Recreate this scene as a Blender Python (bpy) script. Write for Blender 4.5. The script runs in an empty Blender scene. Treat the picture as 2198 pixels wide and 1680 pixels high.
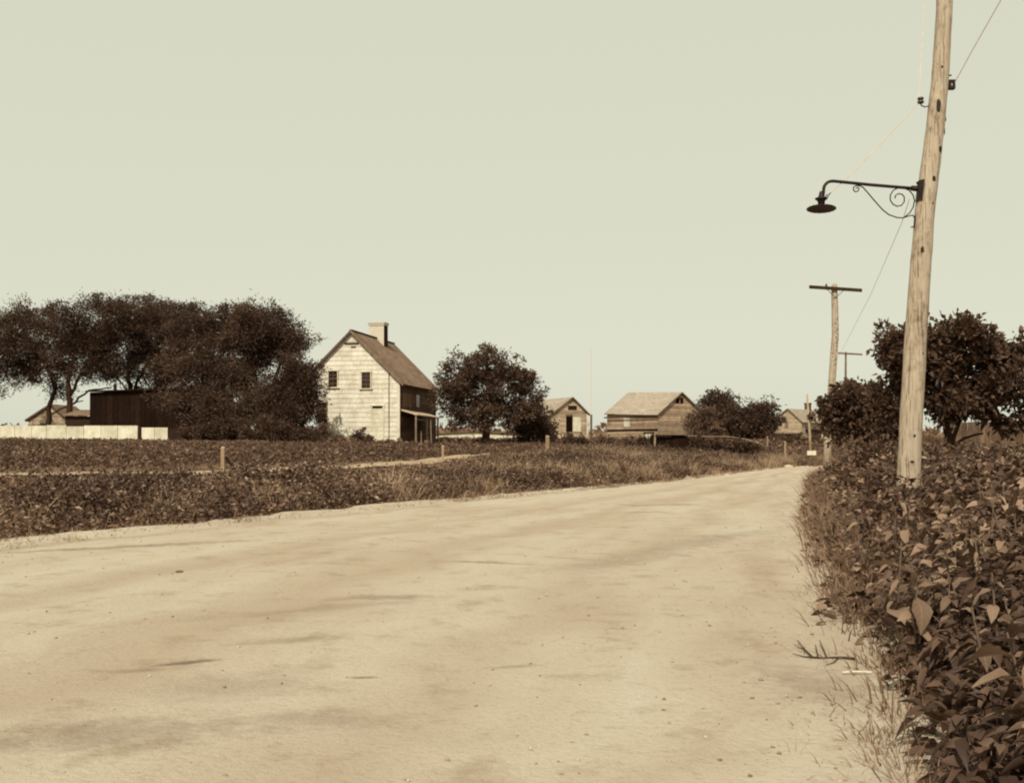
import bpy, bmesh, math, random
import numpy as np
from mathutils import Vector

# ------------------------------------------------------------------ scene
sc = bpy.context.scene
col = sc.collection
RNG = np.random.default_rng(7)
random.seed(7)

# The photograph is read in units of a 2198 x 1680 picture.
F, CX, HY, EYE = 2200.0, 1099.0, 950.0, 1.25

cam_d = bpy.data.cameras.new('camera')
cam = bpy.data.objects.new('camera', cam_d)
col.objects.link(cam)
cam.location = (0, 0, EYE)
cam.rotation_euler = (math.radians(90), 0, 0)
cam_d.sensor_width = 36.0
cam_d.lens = 36.0 * F / 2198.0
cam_d.shift_y = (HY - 840.0) / 2198.0
cam_d.clip_start = 0.05
cam_d.clip_end = 5000
sc.camera = cam

SUN = Vector((-0.17, -0.62, 0.76)).normalized()
w = bpy.data.worlds.new('World')
sc.world = w
w.use_nodes = True
nt = w.node_tree
for n in list(nt.nodes):
    nt.nodes.remove(n)
wo = nt.nodes.new('ShaderNodeOutputWorld')
bg = nt.nodes.new('ShaderNodeBackground')
sky = nt.nodes.new('ShaderNodeTexSky')
sky.sky_type = 'NISHITA'
sky.sun_disc = False
sky.sun_elevation = math.asin(SUN.z)
sky.sun_rotation = math.atan2(SUN.x, SUN.y)
sky.air_density = 1.0
sky.dust_density = 2.0
bw = nt.nodes.new('ShaderNodeRGBToBW')
ma = nt.nodes.new('ShaderNodeMath'); ma.operation = 'MULTIPLY_ADD'
ma.inputs[1].default_value = 0.18          # even, hazy summer sky
ma.inputs[2].default_value = 5.42
tint = nt.nodes.new('ShaderNodeMix'); tint.data_type = 'RGBA'; tint.blend_type = 'MULTIPLY'
tint.inputs[0].default_value = 1.0
tint.inputs[7].default_value = (1.0, 1.008, 0.815, 1)
bg.inputs['Strength'].default_value = 0.1
nt.links.new(sky.outputs[0], bw.inputs[0])
nt.links.new(bw.outputs[0], ma.inputs[0])
nt.links.new(ma.outputs[0], tint.inputs[6])
nt.links.new(tint.outputs[2], bg.inputs['Color'])
nt.links.new(bg.outputs[0], wo.inputs[0])

sl = bpy.data.lights.new('sun', 'SUN')
sl.energy = 3.5
sl.angle = math.radians(0.7)
sl.color = (1.0, 0.95, 0.84)
so = bpy.data.objects.new('sun', sl)
so.rotation_euler = (-SUN).to_track_quat('-Z', 'Y').to_euler()
so.location = (-20, -40, 60)
col.objects.link(so)

sc.view_settings.view_transform = 'Standard'
sc.view_settings.look = 'None'
sc.view_settings.exposure = 0.22
sc.view_settings.gamma = 1.0
sc.view_settings.use_curve_mapping = False
try:
    sc.cycles.filter_width = 2.1
except Exception:
    pass

# ------------------------------------------------------------------ helpers
def lin(r, g, b):
    f = lambda c: (c / 255 / 12.92) if c / 255 <= 0.04045 else ((c / 255 + 0.055) / 1.055) ** 2.4
    return (f(r), f(g), f(b), 1.0)

def X(px, d):
    return (px - CX) / F * d

def Z(py, d):
    return EYE + (HY - py) / F * d

def P(px, py, d):
    return Vector((X(px, d), d, Z(py, d)))

def tag(o, label=None, cat=None, group=None, kind=None):
    if label: o['label'] = label
    if cat: o['category'] = cat
    if group: o['group'] = group
    if kind: o['kind'] = kind
    return o

def empty(name, loc, rz=0.0):
    o = bpy.data.objects.new(name, None)
    o.empty_display_size = 0.2
    o.location = loc
    o.rotation_euler = (0, 0, rz)
    col.objects.link(o)
    return o

def link(name, me, mat, parent=None):
    o = bpy.data.objects.new(name, me)
    if mat is not None and not me.materials:
        me.materials.append(mat)
    col.objects.link(o)
    if parent is not None:
        o.parent = parent
    return o

class MB:
    """collects geometry for one mesh"""
    def __init__(s):
        s.v = []; s.f = []
    def poly(s, pts):
        b = len(s.v)
        s.v += [tuple(p) for p in pts]
        s.f.append(tuple(range(b, b + len(pts))))
    def hexa(s, p):
        """8 points, bottom ring 0-3 counter-clockwise from above, top ring 4-7"""
        b = len(s.v)
        s.v += [tuple(q) for q in p]
        for f in ((3, 2, 1, 0), (4, 5, 6, 7), (0, 1, 5, 4), (1, 2, 6, 5), (2, 3, 7, 6), (3, 0, 4, 7)):
            s.f.append(tuple(b + i for i in f))
    def box(s, x0, x1, y0, y1, z0, z1):
        s.hexa([(x0, y0, z0), (x1, y0, z0), (x1, y1, z0), (x0, y1, z0),
                (x0, y0, z1), (x1, y0, z1), (x1, y1, z1), (x0, y1, z1)])
    def prism(s, front, back):
        """two matching rings of points joined by sides"""
        n = len(front); b = len(s.v)
        s.v += [tuple(p) for p in front] + [tuple(p) for p in back]
        s.f.append(tuple(range(b, b + n)))
        s.f.append(tuple(range(b + 2 * n - 1, b + n - 1, -1)))
        for i in range(n):
            j = (i + 1) % n
            s.f.append((b + i, b + n + i, b + n + j, b + j))
    def tube(s, pts, rad, sides=7, cap=True):
        pts = [Vector(p) for p in pts]
        n = len(pts)
        if not hasattr(rad, '__len__'):
            rad = [rad] * n
        b = len(s.v)
        up = None
        for i, p in enumerate(pts):
            t = (pts[min(i + 1, n - 1)] - pts[max(i - 1, 0)])
            t = t.normalized() if t.length > 1e-9 else Vector((0, 0, 1))
            if up is None:
                up = Vector((0, 1, 0)) if abs(t.y) < 0.9 else Vector((1, 0, 0))
            a = (up - t * up.dot(t)).normalized()
            c = t.cross(a)
            up = a
            for k in range(sides):
                an = 2 * math.pi * k / sides
                s.v.append(tuple(p + (a * math.cos(an) + c * math.sin(an)) * rad[i]))
        for i in range(n - 1):
            for k in range(sides):
                k2 = (k + 1) % sides
                s.f.append((b + i * sides + k, b + i * sides + k2, b + (i + 1) * sides + k2, b + (i + 1) * sides + k))
        if cap:
            s.f.append(tuple(b + k for k in range(sides - 1, -1, -1)))
            s.f.append(tuple(b + (n - 1) * sides + k for k in range(sides)))
    def lathe(s, prof, cx, cy, sides=24, wave=0.0, nw=0):
        b = len(s.v); m = len(prof)
        for (r, z) in prof:
            for k in range(sides):
                an = 2 * math.pi * k / sides
                rr = r * (1 + wave * math.cos(nw * an) * (1 if r > 0.05 else 0))
                s.v.append((cx + rr * math.cos(an), cy + rr * math.sin(an), z))
        for i in range(m - 1):
            for k in range(sides):
                k2 = (k + 1) % sides
                s.f.append((b + i * sides + k, b + i * sides + k2, b + (i + 1) * sides + k2, b + (i + 1) * sides + k))
        s.f.append(tuple(b + k for k in range(sides - 1, -1, -1)))
        s.f.append(tuple(b + (m - 1) * sides + k for k in range(sides)))
    def mesh(s, name):
        me = bpy.data.meshes.new(name)
        me.from_pydata(s.v, [], s.f)
        me.update()
        return me
    def build(s, name, mat, parent=None, smooth=False):
        me = s.mesh(name)
        bm = bmesh.new(); bm.from_mesh(me)
        bmesh.ops.recalc_face_normals(bm, faces=bm.faces)
        bm.to_mesh(me); bm.free()
        if smooth:
            me.polygons.foreach_set('use_smooth', [True] * len(me.polygons))
        return link(name, me, mat, parent)

def clip(poly, a, b, c):
    """keep the part of a 2D polygon with a*x + b*y <= c"""
    out = []
    n = len(poly)
    for i in range(n):
        p, q = poly[i], poly[(i + 1) % n]
        dp, dq = a * p[0] + b * p[1] - c, a * q[0] + b * q[1] - c
        if dp <= 0: out.append(p)
        if dp * dq < 0:
            t = dp / (dp - dq)
            out.append((p[0] + t * (q[0] - p[0]), p[1] + t * (q[1] - p[1])))
    return out

def area2(poly):
    return abs(sum(poly[i][0] * poly[(i + 1) % len(poly)][1] - poly[(i + 1) % len(poly)][0] * poly[i][1]
                   for i in range(len(poly)))) / 2

def np_mesh(name, V, Q, attr=None):
    """V (n,3); Q (m,k) faces with k corners each; attr per-face float 'tint'"""
    me = bpy.data.meshes.new(name)
    m, k = Q.shape
    me.vertices.add(len(V)); me.vertices.foreach_set('co', np.ascontiguousarray(V, dtype=np.float32).ravel())
    me.loops.add(m * k); me.loops.foreach_set('vertex_index', np.ascontiguousarray(Q, dtype=np.int32).ravel())
    me.polygons.add(m)
    me.polygons.foreach_set('loop_start', np.arange(0, m * k, k, dtype=np.int32))
    me.polygons.foreach_set('loop_total', np.full(m, k, dtype=np.int32))
    if attr is not None:
        a = me.attributes.new('tint', 'FLOAT', 'FACE')
        a.data.foreach_set('value', np.ascontiguousarray(attr, dtype=np.float32))
    me.update(calc_edges=True)
    return me

def unit(a):
    return a / np.maximum(np.linalg.norm(a, axis=1, keepdims=True), 1e-9)

def leaf_arrays(C, A, L, W, fold=0.25, droop=0.15):
    """folded rhombic leaves: C base, A axis"""
    n = len(C)
    A = unit(A)
    R = RNG.normal(size=(n, 3))
    B = unit(np.cross(A, R))
    N = np.cross(A, B)
    L = np.broadcast_to(np.asarray(L, float), (n,))[:, None]
    W = np.broadcast_to(np.asarray(W, float), (n,))[:, None]
    p0 = C
    p1 = C + A * L * 0.45 + B * W * 0.5 + N * W * fold
    p2 = C + A * L
    p2[:, 2] -= (L * droop)[:, 0]
    p3 = C + A * L * 0.45 - B * W * 0.5 + N * W * fold
    V = np.stack([p0, p1, p2, p3], 1).reshape(-1, 3)
    i = np.arange(n) * 4
    Q = np.concatenate([np.stack([i, i + 1, i + 2], 1), np.stack([i, i + 2, i + 3], 1)])
    return V, Q

def leaf_arrays_fine(C, A, L, W, fold=0.22, droop=0.5):
    """ovate leaves with a folded midrib and a drooping tip"""
    n = len(C)
    A = unit(A)
    up = np.tile(np.array([0, 0, 1.0]), (n, 1)) + RNG.normal(size=(n, 3)) * 0.45
    B = unit(np.cross(A, up)); Nn = np.cross(B, A)
    L = np.broadcast_to(np.asarray(L, float), (n,))[:, None]; W = np.broadcast_to(np.asarray(W, float), (n,))[:, None]
    dr = droop * (0.4 + 1.2 * RNG.random((n, 1)))
    def mid_(t):
        p = C + A * L * t; p = p.copy(); p[:, 2] -= (L * dr * t * t)[:, 0]; return p
    def edge_(t, w, sg):
        return mid_(t) + B * W * 0.5 * w * sg + Nn * W * fold * w
    ps = [mid_(0.0), edge_(0.22, 0.86, 1), mid_(0.25), edge_(0.22, 0.86, -1), edge_(0.52, 0.92, 1), mid_(0.55), edge_(0.52, 0.92, -1), mid_(1.0), edge_(0.78, 0.5, 1), mid_(0.8), edge_(0.78, 0.5, -1)]
    V = np.stack(ps, 1).reshape(-1, 3)
    i = np.arange(n) * 11
    tris = [(0, 1, 2), (0, 2, 3), (1, 4, 5), (1, 5, 2), (2, 5, 6), (2, 6, 3), (4, 8, 9), (4, 9, 5), (5, 9, 10), (5, 10, 6), (8, 7, 9), (9, 7, 10)]
    Q = np.concatenate([np.stack([i + a, i + b, i + c], 1) for a, b, c in tris])
    return V, Q, len(tris)

def leaf_mesh(name, C, A, L, W, tint, fine=False, **kw):
    if fine:
        V, Q, k = leaf_arrays_fine(C, A, L, W)
        me = np_mesh(name, V, Q, np.tile(tint, k))
        me.polygons.foreach_set('use_smooth', [True] * len(me.polygons))
        return me
    V, Q = leaf_arrays(C, A, L, W, **kw)
    return np_mesh(name, V, Q, np.concatenate([tint, tint]))

def vnoise(x, y, scale, seed=0):
    """smooth value noise in 0..1 for arrays"""
    x = np.asarray(x, float) / scale; y = np.asarray(y, float) / scale
    xi = np.floor(x).astype(np.int64); yi = np.floor(y).astype(np.int64)
    xf = x - xi; yf = y - yi
    def h(a, b):
        v = (a * 374761393 + b * 668265263 + seed * 1442695041) & 0x7fffffff
        v = ((v ^ (v >> 13)) * 1274126177) & 0x7fffffff
        return ((v ^ (v >> 16)) & 0xffff) / 65535.0
    u = xf * xf * (3 - 2 * xf); v = yf * yf * (3 - 2 * yf)
    return (h(xi, yi) * (1 - u) + h(xi + 1, yi) * u) * (1 - v) + (h(xi, yi + 1) * (1 - u) + h(xi + 1, yi + 1) * u) * v

# ------------------------------------------------------------------ materials
def new_mat(name):
    m = bpy.data.materials.new(name); m.use_nodes = True
    t = m.node_tree
    for n in list(t.nodes): t.nodes.remove(n)
    out = t.nodes.new('ShaderNodeOutputMaterial')
    return m, t, out

def N(t, typ, **kw):
    n = t.nodes.new(typ)
    for k, v in kw.items(): setattr(n, k, v)
    return n

def ramp(t, stops):
    r = N(t, 'ShaderNodeValToRGB')
    e = r.color_ramp.elements
    e[0].position, e[0].color = stops[0][0], stops[0][1]
    e[1].position, e[1].color = stops[-1][0], stops[-1][1]
    for p, c in stops[1:-1]:
        k = e.new(p); k.color = c
    return r

def coords(t, scale=(1, 1, 1), kind='Object'):
    tc = N(t, 'ShaderNodeTexCoord'); mp = N(t, 'ShaderNodeMapping')
    mp.inputs['Scale'].default_value = scale
    t.links.new(tc.outputs[kind], mp.inputs[0])
    return mp.outputs[0]

def noise(t, vec, scale, detail=5, rough=0.6):
    n = N(t, 'ShaderNodeTexNoise')
    n.inputs['Scale'].default_value = scale; n.inputs['Detail'].default_value = detail
    n.inputs['Roughness'].default_value = rough
    t.links.new(vec, n.inputs['Vector'])
    return n.outputs[0]

def mixc(t, a, b, f, mode='MIX'):
    m = N(t, 'ShaderNodeMix', data_type='RGBA', blend_type=mode)
    for s, v in ((m.inputs[0], f), (m.inputs[6], a), (m.inputs[7], b)):
        if isinstance(v, bpy.types.NodeSocket): t.links.new(v, s)
        else: s.default_value = v
    return m.outputs[2]

def principled(t, out, color, rough=0.9, bump=None, bump_d=0.02, bump_s=0.6, spec=0.2):
    p = N(t, 'ShaderNodeBsdfPrincipled')
    if isinstance(color, bpy.types.NodeSocket): t.links.new(color, p.inputs['Base Color'])
    else: p.inputs['Base Color'].default_value = color
    p.inputs['Roughness'].default_value = rough
    p.inputs['Specular IOR Level'].default_value = spec
    if bump is not None:
        b = N(t, 'ShaderNodeBump'); b.inputs['Distance'].default_value = bump_d; b.inputs['Strength'].default_value = bump_s
        t.links.new(bump, b.inputs['Height']); t.links.new(b.outputs[0], p.inputs['Normal'])
    t.links.new(p.outputs[0], out.inputs[0])
    return p

def mat_wood(name, c_lo, c_hi, scale=(6, 6, 1.2), var=0.35, rough=0.9, bump_d=0.01):
    """weathered boards: streaks along the grain, a little difference from board to board"""
    m, t, out = new_mat(name)
    v = coords(t, scale)
    n1 = noise(t, v, 3.0, 6, 0.65)
    r = ramp(t, [(0.3, c_lo), (0.7, c_hi)])
    t.links.new(n1, r.inputs[0])
    oi = N(t, 'ShaderNodeObjectInfo')
    mr = N(t, 'ShaderNodeMapRange')
    mr.inputs[3].default_value = 1 - var; mr.inputs[4].default_value = 1 + var * 0.4
    t.links.new(oi.outputs['Random'], mr.inputs[0])
    cc = mixc(t, r.outputs[0], mr.outputs[0], 1.0, 'MULTIPLY')
    n2 = noise(t, coords(t, (1, 1, 1)), 1.3, 3)
    r2 = ramp(t, [(0.35, (0.72, 0.68, 0.62, 1)), (0.6, (1, 1, 1, 1))])
    t.links.new(n2, r2.inputs[0])
    cc = mixc(t, cc, r2.outputs[0], 0.8, 'MULTIPLY')
    principled(t, out, cc, rough, n1, bump_d, spec=0.04)
    return m

def mat_plain(name, c, rough=0.7, var=0.25, metal=0.0, spec=0.3):
    m, t, out = new_mat(name)
    v = coords(t)
    n = noise(t, v, 9.0, 4)
    r = ramp(t, [(0.3, tuple(k * (1 - var) for k in c[:3]) + (1,)), (0.75, tuple(min(1, k * (1 + var)) for k in c[:3]) + (1,))])
    t.links.new(n, r.inputs[0])
    p = principled(t, out, r.outputs[0], rough, n, 0.004, spec=spec)
    p.inputs['Metallic'].default_value = metal
    return m

def mat_leaf(name, c_lo, c_mid, c_hi, trans=0.25, gloss=0.55):
    m, t, out = new_mat(name)
    at = N(t, 'ShaderNodeAttribute', attribute_name='tint')
    r = ramp(t, [(0.0, c_lo), (0.55, c_mid), (1.0, c_hi)])
    t.links.new(at.outputs['Fac'], r.inputs[0])
    p = N(t, 'ShaderNodeBsdfPrincipled')
    t.links.new(r.outputs[0], p.inputs['Base Color'])
    p.inputs['Roughness'].default_value = gloss
    p.inputs['Specular IOR Level'].default_value = 0.25
    tr = N(t, 'ShaderNodeBsdfTranslucent'); t.links.new(r.outputs[0], tr.inputs[0])
    mx = N(t, 'ShaderNodeMixShader'); mx.inputs[0].default_value = trans
    t.links.new(p.outputs[0], mx.inputs[1]); t.links.new(tr.outputs[0], mx.inputs[2])
    t.links.new(mx.outputs[0], out.inputs[0])
    return m

def mat_big_leaf(name, c_lo, c_hi):
    """one leaf per object: tone differs from leaf to leaf, pale midrib"""
    m, t, out = new_mat(name)
    oi = N(t, 'ShaderNodeObjectInfo')
    r = ramp(t, [(0.0, c_lo), (1.0, c_hi)])
    t.links.new(oi.outputs['Random'], r.inputs[0])
    n = noise(t, coords(t, (1, 1, 1)), 40.0, 4)
    r2 = ramp(t, [(0.3, (0.7, 0.68, 0.66, 1)), (0.7, (1.1, 1.1, 1.1, 1))])
    t.links.new(n, r2.inputs[0])
    c = mixc(t, r.outputs[0], r2.outputs[0], 0.8, 'MULTIPLY')
    tcg = N(t, 'ShaderNodeTexCoord'); sx = N(t, 'ShaderNodeSeparateXYZ'); t.links.new(tcg.outputs['Generated'], sx.inputs[0])
    h1_ = N(t, 'ShaderNodeMath', operation='SUBTRACT'); h1_.inputs[1].default_value = 0.5; t.links.new(sx.outputs[0], h1_.inputs[0])
    h2_ = N(t, 'ShaderNodeMath', operation='ABSOLUTE'); t.links.new(h1_.outputs[0], h2_.inputs[0])
    h3_ = N(t, 'ShaderNodeMath', operation='MULTIPLY_ADD'); h3_.inputs[1].default_value = -0.55; t.links.new(h2_.outputs[0], h3_.inputs[0]); t.links.new(sx.outputs[1], h3_.inputs[2])
    h4_ = N(t, 'ShaderNodeMath', operation='MULTIPLY'); h4_.inputs[1].default_value = 44.0; t.links.new(h3_.outputs[0], h4_.inputs[0])
    h5_ = N(t, 'ShaderNodeMath', operation='SINE'); t.links.new(h4_.outputs[0], h5_.inputs[0])
    rv = ramp(t, [(0.72, (0, 0, 0, 1)), (1.0, (0.22, 0.22, 0.22, 1))]); t.links.new(h5_.outputs[0], rv.inputs[0])
    rm = ramp(t, [(0.0, (0.45, 0.45, 0.45, 1)), (0.05, (0, 0, 0, 1))]); t.links.new(h2_.outputs[0], rm.inputs[0])
    vm = N(t, 'ShaderNodeMath', operation='MAXIMUM'); t.links.new(rv.outputs[0], vm.inputs[0]); t.links.new(rm.outputs[0], vm.inputs[1])
    c = mixc(t, c, (0.36, 0.235, 0.148, 1), vm.outputs[0])
    p = N(t, 'ShaderNodeBsdfPrincipled')
    t.links.new(c, p.inputs['Base Color'])
    p.inputs['Roughness'].default_value = 0.6
    p.inputs['Specular IOR Level'].default_value = 0.22
    b = N(t, 'ShaderNodeBump'); b.inputs['Distance'].default_value = 0.004; b.inputs['Strength'].default_value = 0.5
    t.links.new(n, b.inputs['Height']); t.links.new(b.outputs[0], p.inputs['Normal'])
    tr = N(t, 'ShaderNodeBsdfTranslucent'); t.links.new(c, tr.inputs[0])
    mx = N(t, 'ShaderNodeMixShader'); mx.inputs[0].default_value = 0.18
    t.links.new(p.outputs[0], mx.inputs[1]); t.links.new(tr.outputs[0], mx.inputs[2])
    t.links.new(mx.outputs[0], out.inputs[0])
    return m

M = {}
M['tree'] = mat_leaf('tree_foliage', (0.0430, 0.0214, 0.0127, 1), (0.0989, 0.0543, 0.0327, 1), (0.2064, 0.1242, 0.0779, 1), trans=0.3)
M['apple'] = mat_leaf('orchard_foliage', (0.0482, 0.0245, 0.0145, 1), (0.1161, 0.0647, 0.0389, 1), (0.2494, 0.1574, 0.0997, 1), trans=0.3)
M['crop'] = mat_leaf('crop_foliage', (0.0602, 0.0315, 0.0190, 1), (0.1505, 0.0874, 0.0545, 1), (0.3612, 0.2360, 0.1522, 1))
M['weed'] = mat_leaf('weed_foliage', (0.0499, 0.0254, 0.0154, 1), (0.1376, 0.0786, 0.0490, 1), (0.3956, 0.2623, 0.1704, 1))
M['grass'] = mat_leaf('dry_grass', (0.1150, 0.0650, 0.0392, 1), (0.2700, 0.1728, 0.1060, 1), (0.4700, 0.3304, 0.2110, 1), trans=0.2, gloss=0.8)
M['big_leaf'] = mat_big_leaf('broad_leaf', (0.095, 0.055, 0.034, 1), (0.320, 0.212, 0.138, 1))
M['bark'] = mat_wood('bark', (0.030, 0.016, 0.0095, 1), (0.085, 0.047, 0.029, 1), (5, 5, 1), 0.1)
M['stem'] = mat_plain('plant_stem', (0.10, 0.062, 0.040))
M['twig'] = mat_plain('dead_twig', (0.050, 0.029, 0.020))
M['iron'] = mat_plain('dark_iron', (0.028, 0.0155, 0.0105), 0.6, 0.4, 0.3)
M['shade'] = mat_plain('enamel_lamp_shade', (0.030, 0.0165, 0.011), 0.7, 0.35)
M['porcelain'] = mat_plain('brown_porcelain', (0.045, 0.022, 0.015), 0.35, 0.3, spec=0.5)
M['wire'] = mat_plain('weathered_wire', (0.66, 0.51, 0.34), 0.8, 0.2)
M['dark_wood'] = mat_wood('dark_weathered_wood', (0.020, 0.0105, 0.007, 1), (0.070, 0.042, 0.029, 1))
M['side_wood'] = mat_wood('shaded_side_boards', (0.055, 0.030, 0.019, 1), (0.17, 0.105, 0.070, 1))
M['black_wood'] = mat_wood('black_boards', (0.014, 0.0068, 0.0042, 1), (0.034, 0.0175, 0.0110, 1))  # near-black brown boards for the left shed and the coop
M['brown_wood'] = mat_wood('brown_weathered_wood', (0.10, 0.060, 0.040, 1), (0.24, 0.160, 0.105, 1))
M['barn_wood'] = mat_wood('silvery_barn_boards', (0.28, 0.180, 0.112, 1), (0.64, 0.480, 0.335, 1), (1.2, 1.2, 5), 0.42)
M['shed_wood'] = mat_wood('pale_shed_boards', (0.38, 0.265, 0.170, 1), (0.62, 0.49, 0.340, 1), (1.2, 1.2, 5), 0.3)
M['shingle'] = mat_wood('bleached_shingles', (0.66, 0.575, 0.450, 1), (0.83, 0.775, 0.640, 1), (3, 3, 6), 0.06, bump_d=0.006)
M['white'] = mat_wood('white_painted_boards', (0.66, 0.58, 0.430, 1), (0.82, 0.77, 0.600, 1), (4, 4, 1), 0.1)
M['post'] = mat_wood('pale_fence_post', (0.25, 0.17, 0.105, 1), (0.44, 0.33, 0.215, 1))
M['chimney'] = mat_plain('limewashed_chimney', (0.60, 0.525, 0.410), 0.9, 0.12)
M['glass'] = mat_plain('dark_window_glass', (0.030, 0.0165, 0.0115), 0.25, 0.3, spec=0.5)
M['stone'] = mat_plain('pale_stone', (0.52, 0.43, 0.30), 0.9, 0.2)
M['void'] = mat_plain('dark_interior', (0.012, 0.006, 0.0045), 1.0, 0.2, spec=0.0)

def mat_pole():
    m, t, out = new_mat('pole_wood')
    v = coords(t, (9, 9, 0.55))
    n1 = noise(t, v, 3.0, 7, 0.65)
    r = ramp(t, [(0.28, (0.34, 0.255, 0.180, 1)), (0.5, (0.45, 0.360, 0.260, 1)), (0.75, (0.54, 0.45, 0.335, 1))])
    t.links.new(n1, r.inputs[0])
    n2 = noise(t, coords(t, (1.4, 1.4, 0.9)), 4.0, 6, 0.75)
    r2 = ramp(t, [(0.36, (0.50, 0.42, 0.36, 1)), (0.50, (1, 1, 1, 1))])
    t.links.new(n2, r2.inputs[0])
    c = mixc(t, r.outputs[0], r2.outputs[0], 0.75, 'MULTIPLY')
    n3 = noise(t, coords(t, (26, 26, 0.5)), 2.0, 3, 0.5)
    r3 = ramp(t, [(0.34, (0.42, 0.33, 0.27, 1)), (0.40, (1, 1, 1, 1))])
    t.links.new(n3, r3.inputs[0])
    c = mixc(t, c, r3.outputs[0], 0.7, 'MULTIPLY')
    bsum = N(t, 'ShaderNodeMath', operation='ADD'); t.links.new(n1, bsum.inputs[0]); t.links.new(r3.outputs[0], bsum.inputs[1])
    principled(t, out, c, 0.9, bsum.outputs[0], 0.014, 0.9, spec=0.08)
    return m
M['pole'] = mat_pole()

def mat_roof(name, lo, hi, streak=(2.2, 0.5, 0.5)):
    m, t, out = new_mat(name)
    n1 = noise(t, coords(t, streak), 2.0, 7, 0.7)
    r = ramp(t, [(0.3, lo), (0.7, hi)])
    t.links.new(n1, r.inputs[0])
    br = N(t, 'ShaderNodeTexVoronoi'); br.inputs['Scale'].default_value = 5.0
    t.links.new(coords(t), br.inputs['Vector'])
    c = mixc(t, r.outputs[0], br.outputs['Color'], 0.10, 'MULTIPLY')
    bwc = N(t, 'ShaderNodeRGBToBW'); t.links.new(br.outputs['Color'], bwc.inputs[0])
    r3 = ramp(t, [(0.0, (0.78, 0.76, 0.74, 1)), (1.0, (1.08, 1.08, 1.08, 1))])
    t.links.new(bwc.outputs[0], r3.inputs[0])
    c = mixc(t, r.outputs[0], r3.outputs[0], 1.0, 'MULTIPLY')
    principled(t, out, c, 0.95, n1, 0.02, spec=0.05)
    return m
M['roof'] = mat_roof('old_shingle_roof', (0.155, 0.100, 0.066, 1), (0.31, 0.215, 0.145, 1))
M['pale_roof'] = mat_roof('bleached_shingle_roof', (0.30, 0.236, 0.176, 1), (0.43, 0.362, 0.282, 1))
M['dark_roof'] = mat_roof('black_roof', (0.014, 0.007, 0.0045, 1), (0.034, 0.018, 0.011, 1))  # near-black roof colour for the left shed and the coop

def mat_ground():
    m, t, out = new_mat('field_soil')
    v = coords(t)
    n1 = noise(t, v, 0.35, 6, 0.6); n2 = noise(t, v, 6.0, 6, 0.7)
    r1 = ramp(t, [(0.35, (0.11, 0.062, 0.037, 1)), (0.65, (0.24, 0.155, 0.096, 1))])
    t.links.new(n1, r1.inputs[0])
    r2 = ramp(t, [(0.3, (0.6, 0.58, 0.55, 1)), (0.7, (1.15, 1.15, 1.15, 1))])
    t.links.new(n2, r2.inputs[0])
    c = mixc(t, r1.outputs[0], r2.outputs[0], 0.9, 'MULTIPLY')
    principled(t, out, c, 1.0, n2, 0.05)
    return m
M['ground'] = mat_ground()

ROAD_STAINS = []   # filled below: (x, y, rx, ry, angle, strength)

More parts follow.
